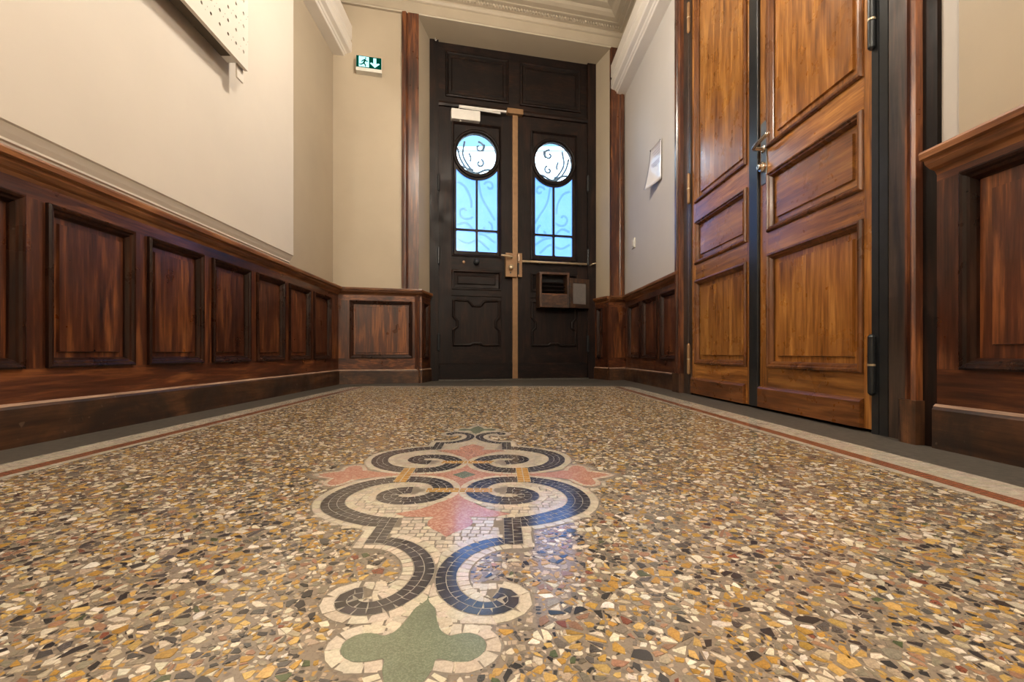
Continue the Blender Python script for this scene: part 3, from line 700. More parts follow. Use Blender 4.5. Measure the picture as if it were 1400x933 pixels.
bl = MB().profile(LW, .2, 3.52, [(d - .052, z) for d, z in BEAM]).build('trim_13', 'beam'); tag(bl, 'white boxed ceiling moulding running to the exit sign corner', 'moulding', kind='structure')
br = MB().profile(RW, .2, 4.06, [(d - .005, z) for d, z in BEAM]).build('trim_14', 'beam'); tag(br, 'white boxed ceiling moulding running above the pinned notice', 'moulding', kind='structure')

# ------------------------------------------------------------------ double door in the right wall
YN0, YN1, YM0, YM1, YF0, YF1 = 1.150, 1.353, 1.951, 2.007, 2.632, 2.83
DF = -.004                                             # face of the leaves (X = 1.114)
fr = thing('trim_15', (XR, 2.0, 0), 'dark moulded timber frame around the orange-brown double door', 'door frame', kind='structure')
def post(prof, z1=2.53): return MB().extr([RW.p(s_, d, 0) for s_, d in prof], [RW.p(s_, d, z1) for s_, d in prof])
post([(1.353, -.01), (1.353, .004), (1.329, .004), (1.327, -.004), (1.325, .004), (1.297, .004), (1.295, -.01)]).build('jamb', 'steel_dark', fr)
post([(1.296, -.01), (1.296, .002), (1.232, .002), (1.228, -.01)]).build('post', 'jamb_z', fr)
post([(1.230, -.01), (1.230, .012), (1.224, .020), (1.218, .020), (1.214, .010), (1.208, .008), (1.204, .024), (1.196, .028), (1.190, .022), (1.188, .006), (1.186, -.01)]).build('casing', 'wain_z', fr)
post([(1.187, -.01), (1.187, .006), (1.150, .004), (1.146, -.01)]).build('shaded_casing_edge', 'blk_z', fr)  # black timber stands in for shade on the casing's outer side
post([(1.246, -.01), (1.246, .018), (1.228, .030), (1.182, .030), (1.182, -.01)], .116).build('plinth_block', 'base_z', fr)
post([(2.632, -.01), (2.632, .004), (2.66, .004), (2.663, -.002), (2.666, .004), (2.735, .004), (2.735, -.01)]).build('jamb', 'jamb_z', fr)
post([(2.735, -.01), (2.735, .024), (2.745, .030), (2.765, .024), (2.772, .014), (2.80, .014), (2.806, .022), (2.83, .022), (2.834, -.01)]).build('casing', 'wain_z', fr)
post([(2.730, -.01), (2.730, .034), (2.84, .034), (2.84, -.01)], .116).build('plinth_block', 'base_z', fr)
MB().fbox(RW, 1.15, 2.83, -.01, .020, 2.46, 2.53).build('head', 'wain_y', fr)
DM = [(0, 0), (0, .006), (.004, .012), (.010, .013), (.014, .007), (.019, .006), (.025, -.004), (.027, -.010)]
def leaf(name, s0, s1, p0, p1, label, kick0, kick1):
    """p0/p1: panel span along the wall"""
    L = thing(name, (XR, (s0 + s1) / 2, .008), label, 'door', kind='structure')
    MB().fbox(RW, s0, p0, DF - .04, DF, .010, 2.455).build('stile', 'door_z', L, bevel=.0012)
    MB().fbox(RW, p1, s1, DF - .04, DF, .010, 2.455).build('stile', 'door_z', L, bevel=.0012)
    zr = [(.010, .179), (.651, .740), (.986, 1.0885), (2.30, 2.455)]
    for a, b in zr: MB().fbox(RW, p0, p1, DF - .04, DF, a, b).build('rail', 'door_y', L)
    for a, b, ax in ((.179, .651, 'z'), (.740, .986, 'y'), (1.0885, 2.30, 'z')):
        panel(RW, p0, p1, a, b, DF, L, 'door_', margin=.022, mould=DM, fh=.008, ax=ax, mx='z')
    MB().profile(RW, kick0, kick1, [(DF - .01, .012), (DF + .014, .012), (DF + .014, .090), (DF + .010, .096), (DF + .002, .101), (DF - .01, .101)]).build('kick_board', 'doorm_y', L)
    return L
LB = leaf('door_1', 1.354, 1.945, 1.392, 1.888, 'orange-brown panelled door leaf bearing the lever handle', 1.392, 1.943)
LA = leaf('door_2', 2.007, 2.630, 2.046, 2.585, 'orange-brown panelled door leaf without handle near the pinned notice', 2.060, 2.625)
MB().fbox(RW, 1.946, 2.012, DF + .0005, DF + .012, .010, 2.455).build('astragal', 'steel_dark', LA, bevel=.002)
def hinge(parent, s_, zc, mat='steel_dark', h=.165):
    k = MB().lathe(RW.p(s_, .012, zc - h / 2), (0, 0, 1), [(.003, -.008), (.007, -.004), (.0095, 0), (.0095, h * .47), (.008, h * .48), (.008, h * .52), (.0095, h * .53), (.0095, h), (.007, h + .004), (.003, h + .008)], 14).build('hinge', mat, parent, smooth=False)
    MB().lathe(RW.p(s_, .012, zc - .003), (0, 0, 1), [(.0102, 0), (.0102, .006)], 14).build('hinge_ring', 'brass_hi', k)
for z in (.205, 1.225, 2.19): hinge(LB, 1.344, z)
for z in (.205, 1.195, 2.19): hinge(LA, 2.644, z, 'plate' if z == 9 else 'brass')
# lock furniture
yl = 1.914
pl = MB().fbox(RW, yl - .021, yl + .021, DF, DF + .004, .950, 1.212).build('lock_plate', 'plate', LB, bevel=.001)
path = [RW.p(yl, DF, 1.098), RW.p(yl, DF + .030, 1.098), RW.p(yl - .002, DF + .044, 1.099), RW.p(yl - .014, DF + .050, 1.102), RW.p(yl - .06, DF + .050, 1.109), RW.p(yl - .105, DF + .047, 1.114)]
MB().tube([tuple(p) for p in spline(path, 5)], .0085, 10).build('lever_handle', 'nickel', pl, smooth=True)
MB().lathe(RW.p(yl, DF + .003, 1.098), (-1, 0, 0), [(.016, 0), (.016, .004), (.011, .008)], 18).build('rose', 'nickel', pl)
MB().lathe(RW.p(yl, DF + .003, 1.022), (-1, 0, 0), [(.021, 0), (.021, .010), (.018, .014), (.012, .015), (.012, .024), (.009, .026)], 20).build('lock_cylinder', 'nickel', pl)
MB().fbox(RW, yl - .0012, yl + .0012, DF + .028, DF + .030, 1.016, 1.028).build('keyway', 'dark_in', pl)

# ------------------------------------------------------------------ street door
pd = lambda x, y, d=0: DP.pix(x, y, d)
zl = 2.365                                              # head of the leaves
fr2 = thing('trim_16', DP.p(DW / 2, 0, 0), 'blackened timber frame and transom board of the street door', 'door frame', kind='structure')
f0 = pd(599.5, 300)[0]; fm0 = pd(699.5, 300)[0]; fm = pd(703.7, 300)[0]; fm1 = pd(707.5, 300)[0]; f1 = pd(803, 300)[0]
MB().fbox(DP, 0, f0, -.12, .012, 0, ZT).build('post', 'blk_z', fr2)
MB().fbox(DP, f1, DW, -.12, .012, 0, ZT).build('post', 'blk_z', fr2)
tr = MB().fbox(DP, f0, f1, -.12, -.012, zl, ZT).build('transom_board', 'blk_x', fr2)
MB().profile(DP, f0, f1, [(-.02, zl + .008), (.006, zl + .012), (.012, zl + .03), (.006, zl + .05), (-.02, zl + .055)]).build('transom_bar', 'blk_x', fr2)
for a, b in ((f0 + .06, fm - .05), (fm + .05, f1 - .06)):
    MB().loops(DP, a, b, zl + .10, ZT - .07, [(0, -.012), (.004, .0), (.014, .004), (.022, -.002), (.03, -.010), (.05, -.010), (.06, -.003), (.10, -.003)]).build('carved_panel', 'blk_x', tr)
MB().fbox(DP, f0, f1, -.12, .03, 0, .012).build('threshold', 'stone', fr2)

def arc(c, r, a0, a1, n): return [(c[0] + r * math.cos(R(a0 + (a1 - a0) * i / n)), c[1] + r * math.sin(R(a0 + (a1 - a0) * i / n))) for i in range(n + 1)]
def rrect(s0, s1, z0, z1, r, n=4):
    o = []
    for cx, cz, a in ((s1 - r, z1 - r, 0), (s0 + r, z1 - r, 90), (s0 + r, z0 + r, 180), (s1 - r, z0 + r, 270)): o += arc((cx, cz), r, a, a + 90, n)
    return o
def street_leaf(name, s0, s1, w0, w1, cc, cr, gx0, gx1, gz0, gzm, sm, label, mirror):
    """w: sash span; cc, cr: porthole; gx, gz: frosted glazing"""
    L = thing(name, DP.p((s0 + s1) / 2, 0, .012), label, 'door', kind='structure')
    zw0, zw1 = gz0 - .05, cc[1] + cr + .085
    MB().fbox(DP, s0, w0, -.06, 0, .012, zl).build('stile', 'blk_z', L)
    MB().fbox(DP, w1, s1, -.06, 0, .012, zl).build('stile', 'blk_z', L)
    for a, b in ((zw1, zl), (zw0 - .115, zw0), (.74, .79), (.012, .27)): MB().fbox(DP, w0, w1, -.06, 0, a, b).build('rail', 'blk_x', L)
    # sash plate with porthole and four lights
    mw = .0085; rt = cr + .052; top = lambda s_: cc[1] - math.sqrt(max(0, rt * rt - (s_ - cc[0]) ** 2))
    hl = [[(gx0, gzm + mw), (sm - mw, gzm + mw)] + [(s_, top(s_)) for s_ in np.linspace(sm - mw, gx0, 12)], [(sm + mw, gzm + mw), (gx1, gzm + mw)] + [(s_, top(s_)) for s_ in np.linspace(gx1, sm + mw, 12)]]
    lo = [rrect(gx0, sm - mw, gz0, gzm - mw, .012), rrect(sm + mw, gx1, gz0, gzm - mw, .012)]
    circ = arc(cc, cr, 0, 360, 40)[:-1]
    sash = MB().plate(DP, [(w0, zw0), (w1, zw0), (w1, zw1), (w0, zw1)], [circ] + hl + lo, -.040, -.006).build('sash', 'blk_z', L)
    MB().loops(DP, w0, w1, zw0, zw1, [(0, 0), (.002, .010), (.010, .012), (.016, .004), (.022, -.006)], cap=False).build('moulding', 'blk_z', sash)
    MB().tube([DP.p(a, -.004, z) for a, z in arc(cc, cr + .022, 0, 360, 48)[:-1]], .014, 8, closed=True).build('porthole_ring', 'blk_z', sash, smooth=True)
    MB().plate(DP, arc(cc, cr + .004, 0, 360, 40)[:-1], [], -.026, -.022).build('round_pane', 'clear', sash)
    for h in hl + lo:
        c = np.mean(np.array(h), axis=0); MB().plate(DP, [tuple(c + (np.array(p) - c) * 1.03) for p in h], [], -.026, -.022).build('frosted_pane', 'frosted', sash)
    # wrought iron scrolls behind the glass
    k = -1 if mirror else 1
    def S(c, r0, r1, a0, a1, n=26): return [DP.p(cc[0] + k * (c[0] + (r0 + (r1 - r0) * i / n) * math.cos(R(a0 + (a1 - a0) * i / n))), -.055, cc[1] + c[1] + (r0 + (r1 - r0) * i / n) * math.sin(R(a0 + (a1 - a0) * i / n))) for i in range(n + 1)]
    def V(*p): return [DP.p(cc[0] + k * a, -.055, cc[1] + b) for a, b in spline(p, 8)]
    for pth in (S((.03, .08), .008, .05, 100, 460), S((.035, -.06), .008, .040, 90, 430), V((.075, .11), (.078, .085), (.062, .05)),
                V((-.165, .06), (-.13, -.05), (-.05, -.145), (.06, -.165)), V((-.10, .12), (-.115, .0), (-.06, -.10), (-.02, -.13)), V((.17, -.11), (.09, -.115), (.0, -.15), (-.09, -.11), (-.15, -.10)), V((-.06, .02), (-.045, -.02), (-.05, -.05))):
        MB().tube(pth, .009, 6).build('iron_scroll', 'iron', sash, smooth=True)
    gc = ((gx0 + gx1) / 2, gz0)
    def G(*p): return [DP.p(gc[0] + k * a, -.055, gz0 + b) for a, b in spline(p, 8)]
    def GS(c, r0, r1, a0, a1, n=24): return [DP.p(gc[0] + k * (c[0] + (r0 + (r1 - r0) * i / n) * math.cos(R(a0 + (a1 - a0) * i / n))), -.055, gz0 + c[1] + (r0 + (r1 - r0) * i / n) * math.sin(R(a0 + (a1 - a0) * i / n))) for i in range(n + 1)]
    for pth in (G((.02, .64), (.05, .50), (.12, .38), (.17, .30)), GS((-.10, .36), .01, .08, 40, 330), G((-.17, .62), (-.10, .58), (-.05, .48), (-.04, .40)), GS((.09, .22), .01, .07, 120, 430), G((-.17, .24), (-.09, .26), (.0, .18), (.08, .16), (.17, .10)), G((-.17, .12), (-.08, .08), (.02, .11), (.12, .03)), GS((.12, .60), .01, .05, 200, 520)):
        MB().tube(pth, .010, 6).build('iron_scroll', 'iron', sash, smooth=True)
    # lower panels
    pz1 = zw0 - .115
    MB().loops(DP, w0, w1, .79, pz1, [(0, 0), (.006, .008), (.016, .008), (.024, -.008), (.05, -.012), (.058, -.004), (.066, -.004)]).build('panel', 'blk_x', L)
    pb = MB().fbox(DP, w0, w1, -.05, -.012, .27, .74).build('panel', 'blk_z', L)
    W = w1 - w0; c = (w0 + w1) / 2
    half = [(0, .655), (.035, .655), (.05, .675), (.075, .70), (W / 2 - .05, .705), (W / 2 - .018, .70), (W / 2 - .018, .56), (W / 2 - .05, .52), (W / 2 - .05, .47), (W / 2 - .018, .44), (W / 2 - .018, .31), (.06, .31), (.035, .325), (0, .325)]
    out = [DP.p(c + a, -.010, z) for a, z in half] + [DP.p(c - a, -.010, z) for a, z in half[::-1][1:-1]]
    MB().tube(out, .013, 8, closed=True).build('moulding', 'blk_z', pb)
    MB().profile(DP, s0 + .006, s1 - .006, [(-.01, .014), (.016, .014), (.016, .14), (.004, .152), (-.01, .152)]).build('kick_board', 'blk_x', L)
    return L
def leafpix(x0, x1, y0, y1, gx0, gx1, gyb, gym, xm, sx0, sx1):
    xc = (x0 + x1) / 2; yc = (y0 + y1) / 2; c = pd(xc, yc); r = (pd(x1, yc)[0] - pd(x0, yc)[0]) / 2 * .5 + (pd(xc, y0)[1] - pd(xc, y1)[1]) / 4
    return c, r, pd(gx0, 300)[0], pd(gx1, 300)[0], pd(xm, gyb)[1], pd(xm, gym)[1], pd(xm, 300)[0], pd(sx0, 300)[0], pd(sx1, 300)[0]
c, r, g0, g1, gb_, gm, sm, w0, w1 = leafpix(624.7, 679.2, 182.6, 237.6, 624, 680.4, 344, 314.8, 652.2, 617.5, 685.5)
D1 = street_leaf('door_3', f0 + .002, fm - .001, w0, w1, c, r, g0, g1, gb_, gm, sm, 'dark street door leaf carrying door closer and bronze lock', False)
c, r, g0, g1, gb_, gm, sm, w0r, w1r = leafpix(732.2, 782.7, 194.5, 247.8, 732, 783.2, 350, 322, 757.5, 725.5, 789.5)
D2 = street_leaf('door_4', fm + .001, f1 - .002, w0r, w1r, c, r, g0, g1, gb_, gm, sm, 'dark street door leaf with letter box and horizontal bolt rod', True)
# bronze cover strip, lock, keeper, rod, closer, knob
stp = MB().fbox(DP, pd(700, 300)[0], pd(707.3, 300)[0], .0, .020, .014, zl + .02).build('cover_strip', 'brass', D1, bevel=.002)
la, lz1 = pd(691.6, 345.5, .05); lb, lz0 = pd(707, 379, .05)
lk = MB().fbox(DP, la, lb, .0, .05, lz0, lz1).build('rim_lock', 'brass', D1, bevel=.003)
lc = pd(699, 352.5, .05)
MB().tube([tuple(p) for p in spline([DP.p(lc[0], .05, lc[1]), DP.p(lc[0], .075, lc[1]), DP.p(lc[0] - .012, .088, lc[1] + .001), DP.p(lc[0] - .05, .09, lc[1] + .006), DP.p(lc[0] - .10, .088, lc[1] + .010)], 5)], .0085, 10).build('lever', 'brass_hi', lk, smooth=True)
kc = pd(698, 366, .05)
MB().lathe(DP.p(kc[0], .05, kc[1]), (DP.n.x, DP.n.y, 0), [(.012, 0), (.012, .012), (.021, .016), (.023, .026), (.016, .034), (.005, .036)], 18).build('thumb_turn', 'brass_hi', lk, smooth=True)
MB().lathe(DP.p(kc[0], .05, kc[1] - .045), (DP.n.x, DP.n.y, 0), [(.007, 0), (.007, .003)], 12).build('screw', 'steel_dark', lk)
ka, kz1 = pd(708, 346, .04); kb, kz0 = pd(714, 379, .04)
kp = MB().fbox(DP, ka, kb, .0, .042, kz0, kz1).build('lock_keeper', 'brass', D2, bevel=.003)
MB().fbox(DP, ka + .002, ka + .014, .036, .046, kz1 - .075, kz1 - .012).build('bolt', 'nickel', kp)
MB().fbox(DP, ka - .002, ka + .012, .034, .0435, kz0 + .02, kz1 - .09).build('slot', 'dark_in', kp)
rz = pd(757, 359.5, .03)[1]; ra = pd(714, 300, .03)[0]; rb = pd(802, 300, .03)[0]
rod = MB().tube([DP.p(ra, .032, rz), DP.p(rb, .032, rz)], .0105, 10).build('bolt_rod', 'brass_hi', D2, smooth=True)
for s_ in (ra + .17, rb - .06): MB().fbox(DP, s_ - .009, s_ + .009, 0, .034, rz - .014, rz + .004).build('rod_guide', 'steel_dark', rod)
MB().tube([DP.p(f1 + .02, .012, rz - .008), DP.p(f1 + .035, .04, rz + .004), DP.p(f1 + .07, .05, rz + .012)], .006, 8).build('rod_hook', 'brass_hi', rod, smooth=True)
cz = pd(637, 150, .05)[1]; cz0 = pd(637, 164, .05)[1]; ca = pd(617, 157, .05)[0]; cb_ = pd(656.5, 157, .05)[0]
clo = MB().fbox(DP, ca, cb_, .0, .055, cz0, cz).build('door_closer', 'white_metal', D1, bevel=.004)
aa = pd(628, 148, .09); ab = pd(692, 156, .07)
MB().fbox(DP, aa[0], ab[0], .058, .078, cz + .004, cz + .020).build('closer_rail', 'white_metal', clo, bevel=.002)
MB().tube([DP.p((ca + cb_) / 2 - .06, .04, cz - .002), DP.p((ca + cb_) / 2 - .06, .066, cz + .008), DP.p(ab[0] - .05, .066, cz - .004)], .008, 8).build('closer_arm', 'white_metal', clo)
MB().lathe(DP.p(ca + .08, .03, cz0 - .010), (0, 0, 1), [(.008, 0), (.010, .004), (.010, .012)], 12).build('closer_spindle', 'white_metal', clo)
MB().fbox(DP, pd(692, 158)[0], pd(713.5, 158)[0], .0, .05, zl - .008, zl + .038).build('top_bolt_housing', 'brass', fr2, bevel=.003)
kn = pd(651, 359)
MB().lathe(DP.p(kn[0], 0, kn[1]), (DP.n.x, DP.n.y, 0), [(.026, 0), (.024, .006), (.012, .010), (.012, .022), (.022, .028), (.024, .038), (.015, .046), (.004, .048)], 20).build('door_knob', 'steel_dark', D1, smooth=True)
kh = pd(634, 358.5); MB().lathe(DP.p(kh[0], 0, kh[1]), (DP.n.x, DP.n.y, 0), [(.014, 0), (.013, .004), (.006, .006)], 14).build('keyhole_cover', 'brass', D1)
for y in (250, 350, 468):
    z = pd(599, y)[1]; MB().lathe(DP.p(f0, .014, z - .07), (0, 0, 1), [(.004, -.008), (.011, 0), (.011, .14), (.004, .148)], 12).build('hinge', 'steel_dark', D1)
    z = pd(803, y + 2)[1]; MB().lathe(DP.p(f1, .014, z - .07), (0, 0, 1), [(.004, -.008), (.011, 0), (.011, .14), (.004, .148)], 12).build('hinge', 'steel_dark', D2)

# letter box on the leaf
bd = .115
b0, bz1 = pd(738, 371.5, bd); b1, bz0 = pd(778.5, 421, bd)
lbx = thing('letter_box', DP.p((b0 + b1) / 2, 0, bz0), 'open wooden letter box hanging on the street door', 'letter box')
t = .02
m = MB().fbox(DP, b0, b0 + t, .002, bd, bz0, bz1).fbox(DP, b1 - t, b1, .002, bd, bz0, bz1).fbox(DP, b0 + t, b1 - t, .002, bd, bz1 - t, bz1).fbox(DP, b0 + t, b1 - t, .002, bd, bz0, bz0 + .012)
m.build('body', 'base_z', lbx, bevel=.0015)
MB().fbox(DP, b0 + t, b1 - t, .003, .012, bz0 + .012, bz1 - t).build('back', 'dark_in', lbx)
MB().fbox(DP, b0 + t, b1 - t, bd - .022, bd - .006, bz0 + .012, bz0 + .115).build('front_board', 'base_x', lbx)
MB().fbox(DP, b0 + t, b1 - t, bd - .045, bd - .006, bz0 + .115, bz0 + .123).build('ledge', 'cap_x', lbx)
for i in range(3): MB().profile(DP, b0 + t, b1 - t, [(.02, bz0 + .165 + i * .035), (.06, bz0 + .150 + i * .035), (.062, bz0 + .154 + i * .035), (.022, bz0 + .169 + i * .035)]).build('slat', 'blk_x', lbx)
an = R(14); hp = DP.p(b1 + .004, bd, 0); dd = (DP.s * math.cos(an) - DP.n * math.sin(an)); dn = (DP.n * math.cos(an) + DP.s * math.sin(an))
LD = Frame(hp[:2], dd, dn); lw = .218; z0_, z1_ = bz0 + .002, bz1 - .045
ldo = MB()
for a in ((0, .036, z0_, z1_), (lw - .036, lw, z0_, z1_), (.036, lw - .036, z0_, z0_ + .036), (.036, lw - .036, z1_ - .04, z1_)): ldo.fbox(LD, a[0], a[1], -.016, 0, a[2], a[3])
ld = ldo.build('door', 'base_z', lbx, bevel=.001)
MB().fbox(LD, .036, lw - .036, -.012, -.006, z0_ + .036, z1_ - .04).build('grey_window', 'grey_card', ld)
MB().lathe((hp[0], hp[1], z0_ + .04), (0, 0, 1), [(.004, 0), (.004, .05)], 8).build('hinge', 'steel_dark', ld)
MB().lathe((hp[0], hp[1], z1_ - .09), (0, 0, 1), [(.004, 0), (.004, .05)], 8).build('hinge', 'steel_dark', ld)

# ------------------------------------------------------------------ small things on the walls
e0, ez1 = FW.pix(486.6, 76.5, .03); e1, ez0 = FW.pix(522, 100.5, .03)
ez1 = FW.pix(504, 78, .03)[1]; ez0 = FW.pix(504, 98.5, .03)[1]
ex = thing('exit_sign', FW.p((e0 + e1) / 2, -.02, ez0), 'small glowing green exit sign with running figure and down arrow', 'sign')
MB().fbox(FW, e0, e1, -.02, .036, ez0, ez1).build('housing', 'plastic', ex, bevel=.002)
zf0, zf1 = ez0 + .026, ez1 - .003
face = MB().fbox(FW, e0 + .003, e1 - .003, .036, .0385, zf0, zf1).build('face', 'sign_green', ex)
we = e1 - e0; hf = zf1 - zf0; mid = zf0 + hf / 2
sq = (e0 + .022, e0 + .022 + hf * .86)
U = lambda u, v: (sq[0] + u * (sq[1] - sq[0]), zf0 + .05 * hf + v * hf * .9)
MB().fbox(FW, sq[0], sq[1], .0385, .0392, zf0 + .05 * hf, zf0 + .95 * hf).build('doorway_symbol', 'sign_white', face)
man = [[(.62, .80), (.72, .80), (.74, .90), (.66, .95), (.59, .89)], [(.60, .78), (.36, .66), (.22, .48), (.28, .43), (.42, .56), (.50, .60), (.40, .38), (.18, .24), (.04, .26), (.04, .17), (.22, .14), (.48, .28), (.60, .16), (.62, .02), (.72, .02), (.70, .22), (.58, .38), (.66, .56), (.80, .50), (.92, .56), (.88, .64), (.78, .60), (.68, .76)]]
mm_ = MB()
for pl_ in man: mm_.plate(FW, [U(*p) for p in pl_], [], .0392, .0400)
mm_.build('running_figure', 'sign_green', face)
ac = e1 - .052; ah = hf * .42
MB().plate(FW, [(ac, mid - ah), (ac + .036, mid - ah * .15), (ac + .026, mid + ah * .02), (ac + .011, mid - ah * .2), (ac + .011, mid + ah), (ac - .011, mid + ah), (ac - .011, mid - ah * .2), (ac - .026, mid + ah * .02), (ac - .036, mid - ah * .15)], [], .0385, .0394).build('down_arrow', 'sign_white', face)

# perforated panel standing off the overhanging wall
XP, XB = -1.10, -1.184
PV = Frame((XP, 0), (0, 1), (1, 0)); py1, pz0 = 1.989, 1.474; NCOL, NROW, PT = 13, 10, .055
pv = thing('perforated_panel', (XB, 1.65, pz0), 'white perforated metal panel standing off the overhanging plaster wall', 'panel')
py0 = py1 - .034 * 2 - PT * (NCOL - 1); pz1 = pz0 + .06 * 2 + PT * (NROW - 1)
holes = []; cx_ = [py1 - .034 - PT * i for i in range(NCOL)]; cz_ = [1.535 + PT * j for j in range(NROW)]
fp = MB()
eds = [py0] + [(cx_[i] + cx_[i + 1]) / 2 for i in range(NCOL - 1)][::-1] + [py1]; ezs = [pz0] + [(cz_[i] + cz_[i + 1]) / 2 for i in range(NROW - 1)] + [pz1]
for i, cxx in enumerate(cx_[::-1]):
    for j, czz in enumerate(cz_):
        fp.plate(PV, [(eds[i], ezs[j]), (eds[i + 1], ezs[j]), (eds[i + 1], ezs[j + 1]), (eds[i], ezs[j + 1])], [arc((cxx, czz), .0065, 0, 360, 10)[:-1]], -.003, 0)
fpo = fp.build('perforated_sheet', 'white_paint', pv)
MB().fbox(PV, py0, py1, -.014, 0, pz0 - .002, pz0).fbox(PV, py1, py1 + .002, -.014, 0, pz0, pz1).build('folded_edge', 'white_paint', fpo)
pins = MB()
for i, cxx in enumerate(cx_):
    for j, czz in enumerate(cz_):
        if (i + 2 * j) % 4 in (1, 2):
            for k_ in (-1, 1): pins.fbox(PV, cxx + .5 * PT + k_ * .006 - .001, cxx + .5 * PT + k_ * .006 + .001, 0, .0004, czz + .010 * k_ - .0015, czz + .010 * k_ + .0015)
pins.build('pin_holes', 'grey_card', fpo)['kind'] = 'stuff'
MB().fbox(PV, py0 + .02, 1.895, -.060, -.012, pz0 + .004, pz1 - .02).build('housing', 'brown_box', pv)
MB().fbox(PV, 1.895, 1.940, -.060, -.012, pz0 + .004, pz1 - .02).build('end_cap', 'white_metal', pv)
MB().fbox(PV, 1.947, 1.996, -.030, -.022, pz0 - .052, pz1 - .05).fbox(PV, 1.947, 1.996, -.083, -.030, pz0 + .10, pz0 + .13).build('bracket', 'white_paint', pv, bevel=.001)
MB().fbox(PV, py0 + .02, py0 + .034, -.083, -.003, pz0 + .01, pz1 - .05).build('bracket', 'white_paint', pv, bevel=.001)
MB().fbox(PV, py0 + .034, 1.968, -.083, -.068, pz1 - .12, pz1 - .09).build('wall_rail', 'white_paint', pv)

# pinned notice, curling off the right wall
def notice():
    m, nt, b = newmat('laminated_notice'); tc = nt.nodes.new('ShaderNodeTexCoord')
    b.inputs['Base Color'].default_value = (.74, .72, .74, 1); b.inputs['Roughness'].default_value = .12; b.inputs['Coat Weight'].default_value = 1; b.inputs['Coat Roughness'].default_value = .06
    return m
M['notice'] = notice()
M['ink'] = plain('violet_print', (.27, .22, .33), .4, nscale=300, namt=.3)
n0, nz1 = RW.pix(891.5, 204.6); n1, nz0 = RW.pix(905, 244); ny1 = RW.pix(892, 230)[0]; ny0 = n1
nz1 = RW.pix(905, 188.3)[1]; nz0 = RW.pix(905, 244)[1]
nm = MB(); NU, NV = 12, 12; W_, H_ = ny1 - ny0, nz1 - nz0
def npos(u, v, e=0):
    lift = .006 + .030 * u * u * (0.35 + .65 * (1 - v)) + .028 * (1 - v) ** 2 * u
    return RW.p(ny0 + u * W_, lift + e, nz0 + v * H_ - .012 * (1 - v) * u)
vs_ = [npos(i / NU, j / NV) for j in range(NV + 1) for i in range(NU + 1)]; vb_ = [npos(i / NU, j / NV, -.0012) for j in range(NV + 1) for i in range(NU + 1)]
N_ = NU + 1; nf = [(j * N_ + i, j * N_ + i + 1, (j + 1) * N_ + i + 1, (j + 1) * N_ + i) for j in range(NV) for i in range(NU)]; K_ = len(vs_)
per = [i for i in range(NU)] + [j * N_ + NU for j in range(NV)] + [NV * N_ + i for i in range(NU, 0, -1)] + [j * N_ for j in range(NV, 0, -1)]
nm.add(vs_ + vb_, nf + [tuple(K_ + i for i in f[::-1]) for f in nf] + [(per[i], per[(i + 1) % len(per)], K_ + per[(i + 1) % len(per)], K_ + per[i]) for i in range(len(per))])
nt_ = nm.build('notice', 'notice', None, smooth=True); tag(nt_, 'glossy laminated notice pinned to wall above the light switch', 'notice')
pr = MB()
for v0, u0, u1 in ((.90, .10, .55), (.83, .12, .80), (.76, .12, .72), (.69, .12, .60), (.55, .12, .85), (.50, .12, .80), (.45, .12, .70)):
    for k_ in range(int((u1 - u0) / .05)):
        a, b = u0 + k_ * .05, u0 + k_ * .05 + random.uniform(.028, .042)
        pr.add([npos(a, v0, .0006), npos(b, v0, .0006), npos(b, v0 + .022, .0006), npos(a, v0 + .022, .0006)], [(0, 1, 2, 3)])
pp = pr.build('print', 'ink', nt_, normals=False); pp['kind'] = 'stuff'
for u, v in ((.04, .97), (.96, .97)): MB().lathe(npos(u, v, .0), (-1, 0, 0), [(.005, 0), (.005, .003), (.002, .005)], 10).build('pin', 'steel_dark', nt_)
# light switch
w_s, w_z = RW.pix(866, 333)
sw = thing('light_switch', RW.p(w_s, -.005, w_z - .04), 'small ivory light switch on wall above the three panels', 'switch')
MB().fbox(RW, w_s - .038, w_s + .038, -.005, .006, w_z - .04, w_z + .04).build('plate', 'plastic', sw, bevel=.002)
MB().fbox(RW, w_s - .016, w_s + .016, .006, .011, w_z - .024, w_z + .024).build('rocker', 'white_paint', sw, bevel=.001)
# little hook left in the recess soffit
hk = FW.pix(598, 55)[0]
hx = DP.p(.045, .03, ZT)
tag(MB().tube([(hx[0], hx[1], ZT), (hx[0], hx[1], ZT - .02), (hx[0] + .006, hx[1] - .004, ZT - .028), (hx[0] + .012, hx[1] - .004, ZT - .018)], .003, 6).build('ceiling_hook', 'white_metal'), 'tiny pale hook in the soffit above the street door', 'hook')

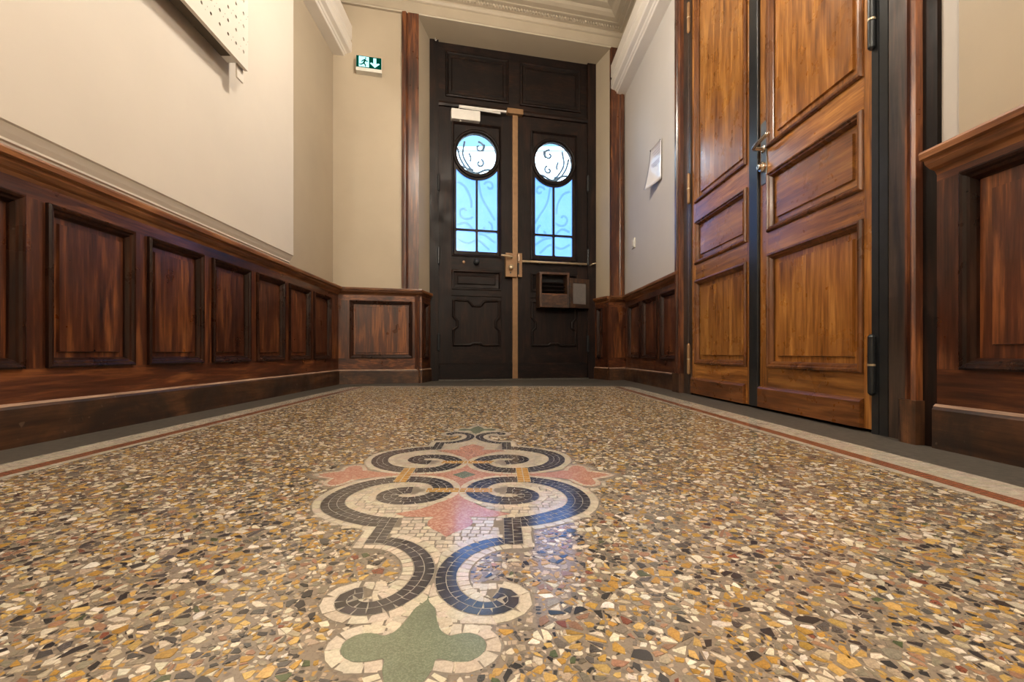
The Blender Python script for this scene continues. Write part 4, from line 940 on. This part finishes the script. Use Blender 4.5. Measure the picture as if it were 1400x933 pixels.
# ------------------------------------------------------------------ lamps of the hall (out of view), rear sconce added
def sconce(F, sy, z, label):
    c = F.p(sy, .20, z); o = thing('wall_sconce', F.p(sy, .022, z - .12), label, 'lamp', 'globe wall lamps of the hall')
    MB().lathe((c[0], c[1], z - .11), (0, 0, 1), [(.03, 0)] + [(.11 * math.sin(R(a)), .11 - .11 * math.cos(R(a))) for a in range(20, 161, 14)] + [(.04, .215)], 24).build('globe', 'globe', o, smooth=True)
    MB().lathe((c[0], c[1], z - .15), (0, 0, 1), [(.012, 0), (.03, .02), (.05, .042)], 16).build('gallery', 'brass_hi', o)
    MB().tube([tuple(p) for p in spline([F.p(sy, .03, z - .19), F.p(sy, .10, z - .23), F.p(sy, .19, z - .20), F.p(sy, .20, z - .15)], 6)], .008, 8).build('arm', 'brass_hi', o, smooth=True)
    MB().lathe(F.p(sy, .022, z - .19), (F.n.x, F.n.y, 0), [(.05, 0), (.05, .008), (.02, .016)], 20).build('back_plate', 'brass_hi', o)
    return o
def pendant(x, y, z, r, label):
    o = thing('pendant_lamp', (x, y, z), label, 'lamp')
    MB().lathe((x, y, z - r), (0, 0, 1), [(.02, .004)] + [(r * math.sin(R(a)), r - r * math.cos(R(a))) for a in range(20, 161, 14)] + [(r * .34, r * 1.96)], 24).build('globe', 'globe_small', o, smooth=True)
    MB().lathe((x, y, z + r * .94), (0, 0, 1), [(.046, 0), (.046, .018), (.028, .036), (.008, .05)], 16).build('gallery', 'brass_hi', o)
    MB().tube([(x, y, z + r + .03), (x, y, ZC - .03)], .006, 8).build('stem', 'brass_hi', o)
    MB().lathe((x, y, ZC - .035), (0, 0, 1), [(.02, 0), (.06, .02), (.065, .035)], 18).build('ceiling_rose', 'brass_hi', o)
pendant(-.05, 2.05, 2.27, .10, 'opal globe pendant hanging over the floor before the street door')
sconce(RW, .05, 2.02, 'opal globe wall lamp near the broad-panelled wainscot')
sconce(LW, -1.4, 2.02, 'added opal globe wall lamp near the front wall')  # unseen lamp added behind the camera for more light

# ------------------------------------------------------------------ the street outside
st_ = MB().box(-14, 14, 4.45, 13.4, -.25, -.15).build('street', 'asphalt'); tag(st_, 'grey street outside the door', 'street', kind='structure')
bdg = thing('facade', (0, 14, -.15), 'pale sunlit facade across the street seen through the portholes', 'building', kind='structure')
MB().box(-12, 12, 13.4, 15, -.15, 6.2).build('wall', 'facade', bdg)
MB().box(-12.05, 12.05, 13.36, 15, 6.2, 6.3).build('cornice', 'facade', bdg)
